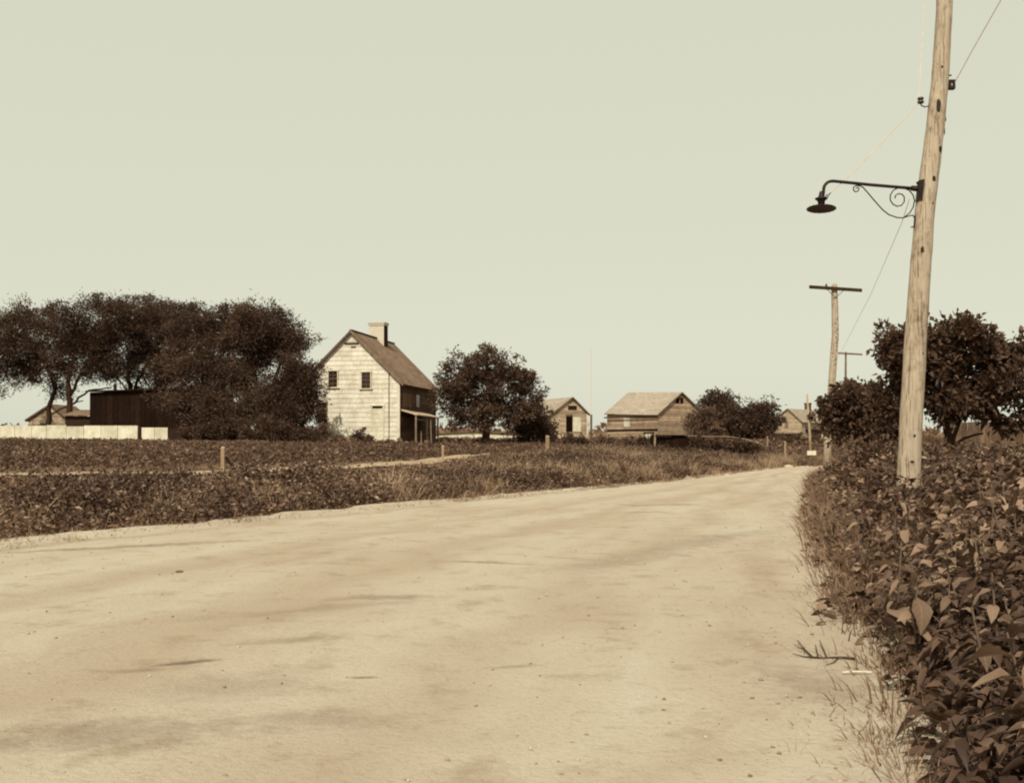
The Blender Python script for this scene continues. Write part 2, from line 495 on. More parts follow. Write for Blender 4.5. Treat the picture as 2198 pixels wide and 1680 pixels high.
def mat_road(stains):
    m, t, out = new_mat('packed_dirt')
    uv = N(t, 'ShaderNodeUVMap')
    mp = N(t, 'ShaderNodeMapping'); mp.inputs['Scale'].default_value = (1.0, 0.09, 1)
    t.links.new(uv.outputs[0], mp.inputs[0])
    v = coords(t)
    streak = noise(t, mp.outputs[0], 1.5, 6, 0.62)
    broad = noise(t, v, 0.30, 4, 0.55)
    mid = noise(t, v, 2.3, 6, 0.68)
    fine = noise(t, v, 26.0, 5, 0.75)
    r = ramp(t, [(0.25, (0.340, 0.250, 0.172, 1)), (0.48, (0.445, 0.366, 0.272, 1)), (0.75, (0.525, 0.462, 0.362, 1))])
    ad = N(t, 'ShaderNodeMath', operation='MULTIPLY_ADD'); ad.inputs[1].default_value = 0.55
    t.links.new(streak, ad.inputs[0])
    m2 = N(t, 'ShaderNodeMath', operation='MULTIPLY'); m2.inputs[1].default_value = 0.45
    t.links.new(broad, m2.inputs[0]); t.links.new(m2.outputs[0], ad.inputs[2])
    t.links.new(ad.outputs[0], r.inputs[0])
    r2 = ramp(t, [(0.30, (0.72, 0.66, 0.60, 1)), (0.46, (1, 1, 1, 1)), (0.8, (1.05, 1.05, 1.05, 1))])
    t.links.new(mid, r2.inputs[0])
    c = mixc(t, r.outputs[0], r2.outputs[0], 0.8, 'MULTIPLY')
    r4 = ramp(t, [(0.30, (0.66, 0.60, 0.54, 1)), (0.48, (1, 1, 1, 1))])
    t.links.new(fine, r4.inputs[0])
    c = mixc(t, c, r4.outputs[0], 0.45, 'MULTIPLY')
    # wheel tracks: darker worn bands running along the road
    sep = N(t, 'ShaderNodeSeparateXYZ'); t.links.new(uv.outputs[0], sep.inputs[0])
    trk = None
    for cu, wu, st in ((3.6, 0.55, 0.40), (5.2, 0.60, 0.45), (7.0, 0.5, 0.32), (0.95, 0.30, 0.55)):
        m1 = N(t, 'ShaderNodeMath', operation='MULTIPLY_ADD'); m1.inputs[1].default_value = 1.6; m1.inputs[2].default_value = -cu - 0.8
        t.links.new(broad, m1.inputs[0])
        m0 = N(t, 'ShaderNodeMath', operation='ADD'); t.links.new(sep.outputs[0], m0.inputs[0]); t.links.new(m1.outputs[0], m0.inputs[1])
        m3 = N(t, 'ShaderNodeMath', operation='ABSOLUTE'); t.links.new(m0.outputs[0], m3.inputs[0])
        m4 = N(t, 'ShaderNodeMapRange', interpolation_type='SMOOTHSTEP'); m4.inputs[1].default_value = wu; m4.inputs[2].default_value = 0.0; m4.inputs[3].default_value = 0.0; m4.inputs[4].default_value = st
        t.links.new(m3.outputs[0], m4.inputs[0])
        if trk is None: trk = m4.outputs[0]
        else:
            mx_ = N(t, 'ShaderNodeMath', operation='MAXIMUM'); t.links.new(trk, mx_.inputs[0]); t.links.new(m4.outputs[0], mx_.inputs[1]); trk = mx_.outputs[0]
    tm = N(t, 'ShaderNodeMath', operation='MULTIPLY'); t.links.new(trk, tm.inputs[0])
    tr1 = ramp(t, [(0.35, (0.15, 0.15, 0.15, 1)), (0.62, (1, 1, 1, 1))]); t.links.new(streak, tr1.inputs[0]); t.links.new(tr1.outputs[0], tm.inputs[1])
    c = mixc(t, c, (0.27, 0.175, 0.105, 1), tm.outputs[0])
    # damp and oily spots left by wagons: fixed places on the road
    geo = N(t, 'ShaderNodeNewGeometry')
    tot = None
    wob = noise(t, v, 7.0, 6, 0.75)
    for (sx, sy, rx, ry, an, st) in stains:
        mpn = N(t, 'ShaderNodeMapping', vector_type='TEXTURE')
        mpn.inputs['Location'].default_value = (sx, sy, 0)
        mpn.inputs['Rotation'].default_value = (0, 0, an)
        mpn.inputs['Scale'].default_value = (rx, ry, 1000)
        t.links.new(geo.outputs['Position'], mpn.inputs[0])
        ln = N(t, 'ShaderNodeVectorMath', operation='LENGTH'); t.links.new(mpn.outputs[0], ln.inputs[0])
        wa = N(t, 'ShaderNodeMath', operation='MULTIPLY_ADD'); wa.inputs[1].default_value = 2.6; wa.inputs[2].default_value = -1.3
        t.links.new(wob, wa.inputs[0])
        a2 = N(t, 'ShaderNodeMath', operation='ADD'); t.links.new(wa.outputs[0], a2.inputs[0]); t.links.new(ln.outputs['Value'], a2.inputs[1])
        mr = N(t, 'ShaderNodeMapRange'); mr.inputs[1].default_value = 1.05; mr.inputs[2].default_value = 0.25
        mr.inputs[3].default_value = 0.0; mr.inputs[4].default_value = st
        t.links.new(a2.outputs[0], mr.inputs[0])
        if tot is None: tot = mr.outputs[0]
        else:
            mx = N(t, 'ShaderNodeMath', operation='MAXIMUM'); t.links.new(tot, mx.inputs[0]); t.links.new(mr.outputs[0], mx.inputs[1]); tot = mx.outputs[0]
    c = mixc(t, c, (0.10, 0.058, 0.036, 1), tot)
    hb = N(t, 'ShaderNodeMath', operation='ADD'); t.links.new(mid, hb.inputs[0]); t.links.new(fine, hb.inputs[1])
    principled(t, out, c, 1.0, hb.outputs[0], 0.05, 0.55, spec=0.05)
    return m

# ------------------------------------------------------------------ terrain
def px_ground(px, py):
    d = EYE * F / (py - HY)
    return (X(px, d), d)

LEFT = [(-12.5, -30.0), (-9.0, 0.0), (-7.2, 9.0)] + [px_ground(*q) for q in
        ((100, 1155), (480, 1122), (860, 1085), (1100, 1063), (1340, 1042), (1530, 1021), (1640, 1007))] + \
       [(14.6, 52.5), (18.5, 55.5), (26, 57.5), (45, 59), (80, 60)]
RIGHT = [(-8.6, -30.0), (0.25, 0.0)] + [px_ground(*q) for q in
         ((1850, 1555), (1790, 1350), (1745, 1200), (1728, 1100), (1730, 1040), (1745, 1018))] + \
        [(13.4, 44.0), (17.5, 47.0), (25, 49), (45, 50.5), (80, 51.5)]

def resample(pts, n):
    p = np.array(pts, float)
    for _ in range(2):                       # corner cutting for smooth curves
        q = [p[0]]
        for i in range(len(p) - 1):
            q += [p[i] * .75 + p[i + 1] * .25, p[i] * .25 + p[i + 1] * .75]
        q.append(p[-1]); p = np.array(q)
    s = np.r_[0, np.cumsum(np.linalg.norm(np.diff(p, axis=0), axis=1))]
    return p, s

def by_depth(p, ys):
    return np.interp(ys, p[:, 1], p[:, 0])

LP, LS = resample(LEFT, 0)
RP, RS = resample(RIGHT, 0)

def seg_dist(x, y, P_):
    best = np.full(x.shape, 1e9)
    for i in range(len(P_) - 1):
        ax, ay = P_[i]; bx, by = P_[i + 1]
        dx, dy = bx - ax, by - ay
        t = np.clip(((x - ax) * dx + (y - ay) * dy) / (dx * dx + dy * dy), 0, 1)
        best = np.minimum(best, np.hypot(x - ax - t * dx, y - ay - t * dy))
    return best

def side(x, y):
    """signed: (left distance, right distance) beyond the road's edges, 0 on the road"""
    x = np.atleast_1d(np.asarray(x, float)); y = np.atleast_1d(np.asarray(y, float))
    dl = seg_dist(x, y, LP); dr = seg_dist(x, y, RP)
    xl = np.interp(y, LP[:, 1], LP[:, 0]); xr = np.interp(y, RP[:, 1], RP[:, 0])
    left = np.where(y > LP[-1, 1], True, x < xl)
    right = (~left) & np.where(y > RP[-1, 1], False, x > xr)
    return np.where(left, dl, 0.0), np.where(right, dr, 0.0)

def ss(a, b, v):
    t = np.clip((v - a) / (b - a), 0, 1)
    return t * t * (3 - 2 * t)

RIDGE = None
def zt(x, y):
    sc_ = np.isscalar(x) or np.ndim(x) == 0
    l, r = side(x, y)
    x = np.atleast_1d(np.asarray(x, float)); y = np.atleast_1d(np.asarray(y, float))
    tv = np.clip(l / 8.5, 0, 1)
    z = 0.62 * (0.25 * tv + 0.75 * tv ** 2.4) + 0.40 * ss(8, 40, l) + 0.30 * ss(38, 95, l)
    z = z + 0.50 * ss(0, 3.2, r) + 0.35 * ss(6, 60, r)
    z = z + (vnoise(x, y, 2.2, 3) - 0.5) * 0.10 * ss(0.3, 2.0, l + r) + (vnoise(x, y, 0.7, 5) - 0.5) * 0.04 * ss(0.1, 1.0, l + r)
    if RIDGE is not None:
        z = z + 0.11 * np.exp(-(seg_dist(x, y, RIDGE) / 0.75) ** 2)
    return float(z[0]) if sc_ else z

def hit(px, py, d0=8.0, d1=160.0):
    """where the line of sight through a picture point meets the ground"""
    ds = np.linspace(d0, d1, 3000)
    xs = (px - CX) / F * ds; zs = EYE + (HY - py) / F * ds
    below = zs <= zt(xs, ds)
    i = int(np.argmax(below)) if below.any() else len(ds) - 1
    return float(xs[i]), float(ds[i])

EDGE_PX = [(-160, 1034), (0, 1028), (150, 1026), (300, 1024), (500, 1018), (680, 1011), (860, 999), (960, 987), (1080, 974), (1180, 970), (1300, 968)]
EDGE = [hit(a_, b_ + 4) for a_, b_ in EDGE_PX]
RIDGE = np.array(EDGE)

# ground sheet, fine near the road and coarse towards the horizon
def axis(spec):
    out = []
    for a, b, s in spec: out += list(np.arange(a, b, s))
    return np.array(out + [spec[-1][1]])
gx = axis([(-1500, -200, 100), (-200, -60, 10), (-60, -16, 1.6), (-16, 30, 0.4), (30, 70, 2), (70, 200, 10), (200, 1500, 100)])
gy = axis([(-60, -6, 3), (-6, 64, 0.4), (64, 140, 3), (140, 300, 12), (300, 3000, 150)])
GX, GY = np.meshgrid(gx, gy)
l_, r_ = side(GX.ravel(), GY.ravel())
gz = zt(GX.ravel(), GY.ravel())
gz = gz - 0.05 * (1 - ss(0.0, 0.25, l_ + r_))
V = np.stack([GX.ravel(), GY.ravel(), gz], 1)
nx, ny = len(gx), len(gy)
ii = (np.arange(ny - 1)[:, None] * nx + np.arange(nx - 1)[None, :]).ravel()
Q = np.stack([ii, ii + 1, ii + nx + 1, ii + nx], 1)
g = link('ground', np_mesh('ground', V, Q), M['ground'])
g.data.polygons.foreach_set('use_smooth', [True] * len(g.data.polygons))
tag(g, 'brown field soil rising gently away from the dirt road', 'ground', kind='structure')

# road sheet
for (px, py, rx, ry, an, st) in ((1050, 1221, 0.55, 0.10, -0.25, 0.42), (830, 1295, 0.55, 0.16, 0.05, 0.30), (300, 1450, 0.35, 0.07, 0.10, 0.20),
                                 (400, 1437, 0.22, 0.06, 0.30, 0.55), (775, 1468, 0.10, 0.03, 0.1, 0.5), (500, 1490, 0.6, 0.35, 0.2, 0.16),
                                 (240, 1182, 2.0, 0.22, 0.45, 0.36), (1400, 1088, 0.9, 0.16, -0.1, 0.40), (1445, 1087, 0.9, 0.14, -0.1, 0.36), (1400, 1106, 0.6, 0.12, 0.0, 0.40),
                                 (1500, 1170, 0.35, 3.4, -0.6, 0.22), (1330, 1210, 0.30, 2.0, -0.75, 0.17), (700, 1320, 0.16, 1.2, -1.1, 0.15), (1100, 1440, 0.20, 0.05, 0.2, 0.25),
                                 (1750, 1480, 0.35, 0.6, 0.2, 0.22), (220, 1600, 0.9, 0.3, 0.3, 0.26), (620, 1395, 0.5, 0.10, 0.3, 0.20), (700, 1560, 0.5, 0.2, 0.0, 0.18)):
    x, y = px_ground(px, py)
    ROAD_STAINS.append((x, y, rx, ry, an, min(0.8, st * 1.3)))
M['road'] = mat_road(ROAD_STAINS)

ts = np.unique(np.r_[np.arange(-30, 3, 1.0), np.arange(3, 20, 0.12), np.arange(20, 44, 0.3), np.arange(44, 60.01, 0.15)])
# match the two edges along the road by arc position
def along(P_, S_, u):
    return np.stack([np.interp(u, S_, P_[:, 0]), np.interp(u, S_, P_[:, 1])], 1)
nseg, ncr = 520, 60
# non-uniform: pair points of both edges by cumulative fraction between matching knots
uL = np.interp(np.linspace(0, 1, nseg), [0, 0.12, 0.75, 1], [0, np.interp(3.0, LP[:, 1], LS), np.interp(50.0, LP[:, 1], LS), LS[-1]])
uR = np.interp(np.linspace(0, 1, nseg), [0, 0.12, 0.75, 1], [0, np.interp(1.5, RP[:, 1], RS), np.interp(43.0, RP[:, 1], RS), RS[-1]])
A = along(LP, LS, uL); B = along(RP, RS, uR)
dirv = np.gradient((A + B) / 2, axis=0); dirv /= np.linalg.norm(dirv, axis=1, keepdims=True)
nrm = np.stack([-dirv[:, 1], dirv[:, 0]], 1)
rag = (vnoise(A[:, 0], A[:, 1], 1.1, 11) - 0.4) * 0.5 + (vnoise(A[:, 0], A[:, 1], 0.35, 12) - 0.5) * 0.2
A = A + nrm * (0.25 + rag)[:, None]
rag = (vnoise(B[:, 0], B[:, 1], 1.1, 13) - 0.4) * 0.4 + (vnoise(B[:, 0], B[:, 1], 0.3, 14) - 0.5) * 0.2
B = B - nrm * (0.20 + rag)[:, None]
fr = np.linspace(0, 1, ncr)
PX = A[:, None, :] * (1 - fr)[None, :, None] + B[:, None, :] * fr[None, :, None]
xs, ys = PX[..., 0].ravel(), PX[..., 1].ravel()
fz = np.broadcast_to(fr, (nseg, ncr)).ravel()
crown = 0.05 * (1 - (2 * fz - 1) ** 2)
rz = 0.006 + crown + (vnoise(xs, ys, 1.3, 21) - 0.5) * 0.03 + (vnoise(xs, ys, 0.4, 22) - 0.5) * 0.012
rz = rz + 0.055 * np.exp(-((fz - 0.035) / 0.02) ** 2) * (0.5 + vnoise(xs, ys, 0.9, 25)) - 0.02 * np.exp(-((fz - 0.10) / 0.03) ** 2)
rz = rz - 0.018 * np.exp(-((fz - 0.40) / 0.03) ** 2) - 0.018 * np.exp(-((fz - 0.58) / 0.03) ** 2) - 0.014 * np.exp(-((fz - 0.78) / 0.03) ** 2)
l_, r_ = side(xs, ys)
rz = np.where(l_ + r_ > 0, np.maximum(rz * 0.4 + 0.02, zt(xs, ys) + 0.02 * (fz * 0 + 1)), rz)
V = np.stack([xs, ys, rz], 1)
ii = (np.arange(nseg - 1)[:, None] * ncr + np.arange(ncr - 1)[None, :]).ravel()
Q = np.stack([ii, ii + 1, ii + ncr + 1, ii + ncr], 1)
me = np_mesh('road', V, Q)
uvl = me.uv_layers.new(name='UVMap')
mid = (A + B) / 2
vv = np.r_[0, np.cumsum(np.linalg.norm(np.diff(mid, axis=0), axis=1))]
width = np.linalg.norm(A - B, axis=1)
U = (fr[None, :] * 9.0 + 0 * width[:, None]).ravel(); VV = np.broadcast_to(vv[:, None], (nseg, ncr)).ravel()
uvl.data.foreach_set('uv', np.stack([U[Q.ravel()], VV[Q.ravel()]], 1).astype(np.float32).ravel())
me.polygons.foreach_set('use_smooth', [True] * len(me.polygons))
road = link('road', me, M['road'])
RXY = np.stack([xs, ys], 1)
def road_z(x, y):
    return float(rz[np.argmin((RXY[:, 0] - x) ** 2 + (RXY[:, 1] - y) ** 2)])
tag(road, 'wide pale packed dirt road running past the field', 'road', kind='structure')

# ------------------------------------------------------------------ trees and plants
def crown_leaves(lobes, nclu, per, cl_r, L, W, ground_z, up=0.2, shell=(0.45, 1.0), dark=0.0, flat=0.75):
    vol = np.array([(l[3] * l[4] * l[5]) ** 0.75 for l in lobes]); vol /= vol.sum()
    ncl = max(3 * len(lobes), nclu // 7)
    which = RNG.choice(len(lobes), ncl, p=vol)
    which[:2 * len(lobes)] = np.repeat(np.arange(len(lobes)), 2)
    lb = np.array(lobes)[which]
    d = unit(RNG.normal(size=(ncl, 3)))
    rr = shell[0] + (shell[1] - shell[0]) * RNG.random(ncl) ** 0.6
    K = lb[:, :3] + d * rr[:, None] * lb[:, 3:6] * 0.92
    ki = RNG.integers(0, ncl, nclu)
    # every seventh cluster is a sprig reaching out of its clump
    reach = np.where(RNG.random(nclu) < 0.15, 0.8 + 1.3 * RNG.random(nclu), 0.0)
    out = d[ki] * 0.8 + RNG.normal(size=(nclu, 3)) * 0.35; out[:, 2] += 0.35
    C = K[ki] + RNG.normal(size=(nclu, 3)) * cl_r * 0.95 * np.array([1.15, 1.15, 0.75]) + unit(out) * (reach * cl_r)[:, None]
    d = d[ki]
    C[:, 2] = np.maximum(C[:, 2], ground_z + 0.15)
    ktone = RNG.random(ncl)[ki]
    csz = cl_r * (0.35 + 0.7 * RNG.random(nclu)) * np.where(reach > 0, 0.6, 1.0)
    n = nclu * per
    ci = np.repeat(np.arange(nclu), per)
    off = RNG.normal(size=(n, 3)) * csz[ci][:, None] * np.array([1, 1, flat])
    base = C[ci] + off
    ax = unit(off) * 0.8 + d[ci] * 0.5 + RNG.normal(size=(n, 3)) * 0.5
    ax[:, 2] += up
    tn = np.clip(0.44 + 0.34 * (ktone[ci] - 0.5) + 0.45 * (RNG.random(n) - 0.5) - dark, 0, 1)
    base[:, 2] = np.maximum(base[:, 2], ground_z + 0.02)
    return C, base, ax, L * (0.6 + 0.8 * RNG.random(n)), W * (0.6 + 0.8 * RNG.random(n)), tn

def bent(a, b, n, jit):
    a, b = Vector(a), Vector(b)
    L = (b - a).length
    pts = []
    for i in range(n + 1):
        t = i / n
        p = a.lerp(b, t)
        k = math.sin(math.pi * t) * jit * L
        pts.append(p + Vector((random.uniform(-1, 1), random.uniform(-1, 1), random.uniform(-0.3, 0.8))) * k * 0.5)
    pts[0], pts[-1] = a, b
    return pts

def tree(name, label, base, lobes, forks, trunk_r, nclu, per, cl_r, L, W, mat, group=None, cat='tree', twigs=60, shell=(0.45, 1.0), dark=0.0, up=0.2, bark=None):
    """base (x,y,z); lobes world ellipsoids; forks: list of lists of points (trunk lines from the base)"""
    root = empty(name, base)
    tag(root, label, cat, group)
    b = Vector(base)
    C, P0, ax, LL, WW, tn = crown_leaves(lobes, nclu, per, cl_r, L, W, base[2], up, shell, dark)
    mb = MB()
    ends = []
    for path, r0 in forks:
        pts = [Vector(p) for p in path]
        fine = []
        for i in range(len(pts) - 1):
            seg = bent(pts[i], pts[i + 1], 4, 0.10)
            fine += seg if i == 0 else seg[1:]
        n = len(fine)
        mb.tube([p - b for p in fine], [r0 * (1.15 if i == 0 else 1) * (1 - 0.6 * i / (n - 1)) for i in range(n)], 8)
        ends.append((fine[-1], r0 * 0.4)); ends.append((fine[int(n * 0.6)], r0 * 0.5))
    # limbs to the lobes, then twigs to leaf clusters
    hubs = []
    for lb in lobes:
        c = Vector(lb[:3])
        e, er = min(ends, key=lambda q: (q[0] - c).length)
        if (e - c).length > 0.15:
            p = bent(e, c, 4, 0.14)
            mb.tube([q - b for q in p], [er * (1 - 0.55 * i / 4) for i in range(5)], 6)
        hubs.append((c, er * 0.42))
    for k in RNG.choice(len(C), min(twigs, len(C)), replace=False):
        c = Vector(C[k])
        e, er = min(hubs, key=lambda q: (q[0] - c).length)
        p = bent(e, c, 3, 0.16)
        mb.tube([q - b for q in p], [max(er * (1 - 0.28 * i), 0.006) for i in range(4)], 5)
    if mb.v:
        mb.build('trunk', bark or M['bark'], root, smooth=True)
    me = leaf_mesh('crown', P0 - np.array(base), ax, LL, WW, tn)
    link('crown', me, mat, root)
    return root

def lob(px, py, d, rx, ry, rd=None):
    """ellipsoid at a picture place and distance; radii in picture units -> metres"""
    k = d / F
    return (X(px, d), d, Z(py, d), rx * k, (rd if rd else (rx + ry) / 2) * k, ry * k)

def at(px, d):
    x = X(px, d); return (x, d, zt(x, d))

def bush(name, label, px, d, lobes, nclu, per, cl_r, L, W, mat, group=None, cat='bush', dark=0.0, **kw):
    b = at(px, d)
    st = []
    for lb in lobes:
        c = Vector(lb[:3])
        st.append(([b, tuple(c)], 0.03 + 0.012 * random.random()))
    return tree(name, label, b, lobes, st, 0.03, nclu, per, cl_r, L, W, mat, group, cat, twigs=20, dark=dark, **kw)

# ------------------------------------------------------------------ buildings
def boards_on(parent, mat, poly, to3, z0, z1, step, holes=(), name='board', thick=0.02, lap=0.02, jitter=0.01, gaps=0.0, split=None):
    """horizontal boards over a wall outline given in (u, z); each board its own object"""
    z = z0
    k = 0
    while z < z1 - 0.02:
        h = step * (1 + random.uniform(-0.12, 0.12))
        if random.random() < gaps:
            z += h; continue
        us = [p[0] for p in poly]
        cuts = [min(us), max(us)]
        if split: cuts = [min(us)] + sorted(random.uniform(min(us), max(us)) for _ in range(split)) + [max(us)]
        for a, b in zip(cuts[:-1], cuts[1:]):
            # spans left free of openings
            spans = [(a, b)]
            for (h0, h1, v0, v1) in holes:
                if v1 > z + h * 0.5 > v0:
                    ns = []
                    for (s, e) in spans:
                        if h1 <= s or h0 >= e: ns.append((s, e))
                        else:
                            if h0 - s > 0.03: ns.append((s, h0))
                            if e - h1 > 0.03: ns.append((h1, e))
                    spans = ns
            for (s, e) in spans:
                q = [(s + 0.004, z), (e - 0.004, z), (e - 0.004, z + h - 0.006), (s + 0.004, z + h - 0.006)]
                for (ca, cb, cc) in half_planes(poly):
                    q = clip(q, ca, cb, cc)
                    if len(q) < 3: break
                if len(q) < 3 or area2(q) < 0.004: continue
                tl = random.uniform(-jitter, jitter)
                zl = min(p[1] for p in q); zh = max(p[1] for p in q)
                front, back = [], []
                for (u, zz) in q:
                    f = 1 - (zz - zl) / max(zh - zl, 1e-6)
                    uu = (u - s) / max(e - s, 1e-6) - 0.5
                    dz = tl * 2 * uu
                    front.append(to3(u, zz + dz, thick * 0.35 + lap * f + 0.012 + abs(tl)))
                    back.append(to3(u, zz + dz, 0.003))
                mb = MB(); mb.prism(front, back)
                mb.build(name, mat, parent)
        z += h
        k += 1

def half_planes(poly):
    """poly counter-clockwise in (u, z) -> list of a*u + b*z <= c"""
    out = []
    n = len(poly)
    for i in range(n):
        p, q = poly[i], poly[(i + 1) % n]
        ex, ey = q[0] - p[0], q[1] - p[1]
        a, b = ey, -ex
        out.append((a, b, a * p[0] + b * p[1]))
    return out

def roof_slab(root, name, mat, e0, e1, r0, r1, thick=0.10, courses=14, sag=0.0):
    """stepped shingle courses from the eave line e0-e1 up to the ridge r0-r1"""
    e0, e1, r0, r1 = map(Vector, (e0, e1, r0, r1))
    nrm = (e1 - e0).cross(r0 - e0).normalized()
    if nrm.z < 0: nrm = -nrm
    mb = MB()
    ns = 6
    for i in range(courses):
        t0, t1 = i / courses, min((i + 1) / courses + 0.01, 1)
        for k in range(ns):
            s0, s1 = k / ns, (k + 1) / ns
            def pt(s, t, h):
                p = e0.lerp(e1, s).lerp(r0.lerp(r1, s), t)
                p = p + nrm * h
                p.z -= sag * math.sin(math.pi * s) * (0.4 + 0.6 * t)
                return p
            lo, hi = 0.035, 0.006
            mb.poly([pt(s0, t0, lo), pt(s1, t0, lo), pt(s1, t1, hi), pt(s0, t1, hi)])
            mb.poly([pt(s0, t0, 0), pt(s1, t0, 0), pt(s1, t0, lo), pt(s0, t0, lo)])
    # body under the courses
    a = [e0, e1, r1, r0]
    mb.prism([p - nrm * 0.001 for p in a], [p - nrm * thick for p in a])
    return mb.build(name, mat, root)

# ---- the old house -------------------------------------------------
HD = 72.0
HC = Vector((X(858, HD), HD, 0)); HC.z = 1.0
HT = math.radians(-10.97)
house = empty('old_house', HC, HT)
tag(house, 'weathered two storey wooden house with bleached shingled gable and massive pale chimney', 'house')
cosT, sinT = math.cos(HT), math.sin(HT)
HX = Vector((cosT, sinT)); HYv = Vector((-sinT, cosT))
def gab(px, py, lx=None):
    """picture point on the gable wall -> (local x, local z)"""
    k = (px - CX) / F
    # point C + x*HX = d*(k,1)
    # HC.x + x*cos = k*(HC.y + x*sin)
    x = (k * HC.y - HC.x) / (cosT - k * sinT)
    d = HC.y + x * sinT
    return x, Z(py, d) - HC.z
GW = -gab(684, 900)[0]
RXl, RZ = gab(755, 712)
ER = gab(858, 818)[1]
EL = gab(684, 786)[1]
HL = 9.6
gpoly = [(-GW, 0.0), (0.0, 0.0), (0.0, ER), (RXl, RZ - 0.06), (-GW, EL)]
mb = MB()
mb.prism([(x, 0, z) for x, z in gpoly], [(x, HL, z) for x, z in gpoly])
hw = mb.build('wall', M['dark_wood'], house)
mb = MB(); mb.prism([(x, -0.0025, z) for x, z in gpoly], [(x, -0.0005, z) for x, z in gpoly]); mb.build('sheathing', M['shed_wood'], hw)
# openings on the gable
def wbox(px0, py0, px1, py1):
    a = gab(px0, py1); b = gab(px1, py0)
    return (a[0], b[0], a[1], b[1])
W1 = wbox(705.5, 796, 724.5, 831); W2 = wbox(776.5, 798.5, 795.5, 833.5)
W3 = wbox(681, 865, 701, 909); W4 = wbox(799.5, 871, 822, 931)
holes = [(a - 0.10, b + 0.10, c - 0.08, d + 0.10) for a, b, c, d in (W1, W2, W3, W4)]
# shingles, each its own piece
HPL = half_planes(gpoly)
z = 0.05; row = 0
while z < RZ:
    h = 0.335
    u = -GW - random.uniform(0, 0.4)
    while u < 0:
        wd = random.uniform(0.40, 0.78)
        parts = [[(u + 0.005, z), (u + wd - 0.005, z), (u + wd - 0.005, z + h - 0.005), (u + 0.005, z + h - 0.005)]]
        for (a, b, c, d) in holes:
            nxt = []
            for q in parts:
                if not q or len(q) < 3: continue
                qx = [p[0] for p in q]; qz = [p[1] for p in q]
                if max(qx) <= a or min(qx) >= b or max(qz) <= c or min(qz) >= d: nxt.append(q); continue
                l = clip(q, 1, 0, a); r = clip(q, -1, 0, -b)
                m_ = clip(clip(q, -1, 0, -a), 1, 0, b)
                lo_ = clip(m_, 0, 1, c) if len(m_) > 2 else []; hi_ = clip(m_, 0, -1, -d) if len(m_) > 2 else []
                nxt += [k for k in (l, r, lo_, hi_) if len(k) > 2 and area2(k) > 0.006]
            parts = nxt
        for q in parts:
            for hp in HPL:
                q = clip(q, *hp)
                if len(q) < 3: break
            if len(q) < 3 or area2(q) < 0.008: continue
            dz = random.uniform(-0.012, 0.012)
            f = [(x, -(0.012 + 0.024 * (1 - (zz - z) / h)) - random.uniform(0, 0.005), zz + dz) for x, zz in q]
            bk = [(x, -0.003, zz + dz) for x, zz in q]
            mb = MB(); mb.prism(f, bk)
            mb.build('shingle', M['shingle'], hw)
        u += wd
    z += h; row += 1

def house_window(parent, rect, y0, lights=(2, 4), name='window', pane_mat=None, shutter=None, frame_mat=None):
    a, b, c, d = rect
    fr_m = frame_mat or M['white']
    mbf = MB()
    t = 0.07
    mbf.box(a - t, a, y0 - 0.075, y0 - 0.004, c, d); mbf.box(b, b + t, y0 - 0.075, y0 - 0.004, c, d)
    mbf.box(a - t - 0.04, b + t + 0.04, y0 - 0.095, y0 - 0.004, d, d + 0.09)
    wn = mbf.build(name, fr_m, parent)
    s = MB(); s.box(a - t - 0.10, b + t + 0.10, y0 - 0.14, y0 - 0.004, c - 0.07, c - 0.001)
    s.build('sill', fr_m, wn)
    nx_, nz_ = lights
    for i in range(nx_):
        for k in range(nz_):
            x0, x1 = a + (b - a) * i / nx_ + 0.012, a + (b - a) * (i + 1) / nx_ - 0.012
            z0, z1 = c + (d - c) * k / nz_ + 0.012, c + (d - c) * (k + 1) / nz_ - 0.012
            p = MB(); tl = random.uniform(-0.002, 0.002)
            p.hexa([(x0, y0 - 0.016 + tl, z0), (x1, y0 - 0.016 - tl, z0), (x1, y0 - 0.006, z0), (x0, y0 - 0.006, z0),
                    (x0, y0 - 0.016 + tl, z1), (x1, y0 - 0.016 - tl, z1), (x1, y0 - 0.006, z1), (x0, y0 - 0.006, z1)])
            p.build('pane', pane_mat or M['glass'], wn)
    sb = MB()
    for i in range(1, nx_):
        x = a + (b - a) * i / nx_; sb.box(x - 0.011, x + 0.011, y0 - 0.024, y0 - 0.007, c, d)
    sb.build('sash_bar', M['brown_wood'], wn)
    mr_ = MB(); zz = (c + d) / 2 + 0.05
    mr_.box(a, b, y0 - 0.034, y0 - 0.025, zz - 0.03, zz + 0.03)
    mr_.build('meeting_rail', M['brown_wood'], wn)
    return wn
house_window(house, W1, 0.0)
house_window(house, W2, 0.0)
house_window(house, W3, 0.0, frame_mat=M['brown_wood'])
# boarded doorway
a, b, c, d = W4
mb = MB()
mb.box(a - 0.09, a, -0.085, -0.004, 0.15, d); mb.box(b, b + 0.09, -0.085, -0.004, 0.15, d); mb.box(a - 0.14, b + 0.14, -0.105, -0.004, d, d + 0.10)
dr = mb.build('door', M['white'], house)
mb = MB(); mb.box(a, b, -0.012, -0.004, d - 0.17, d); mb.build('transom', M['void'], dr)
zz = 0.15
while zz < d - 0.19:
    hh = min(random.uniform(0.26, 0.34), d - 0.175 - zz)
    mb = MB(); o_ = random.uniform(0, 0.012)
    mb.box(a + 0.004, b - 0.004, -0.05 - o_, -0.004, zz, zz + hh - 0.012)
    mb.build('plank', M['white'], dr)
    zz += hh
# corner boards
mb = MB(); mb.box(-0.17, 0.024, -0.062, -0.0035, 0, ER - 0.03); mb.build('corner_board', M['shingle'], house)
mb = MB(); mb.box(-0.80, -0.74, -0.064, -0.045, 0.4, ER + 0.6); mb.build('drain_pipe', M['brown_wood'], house)
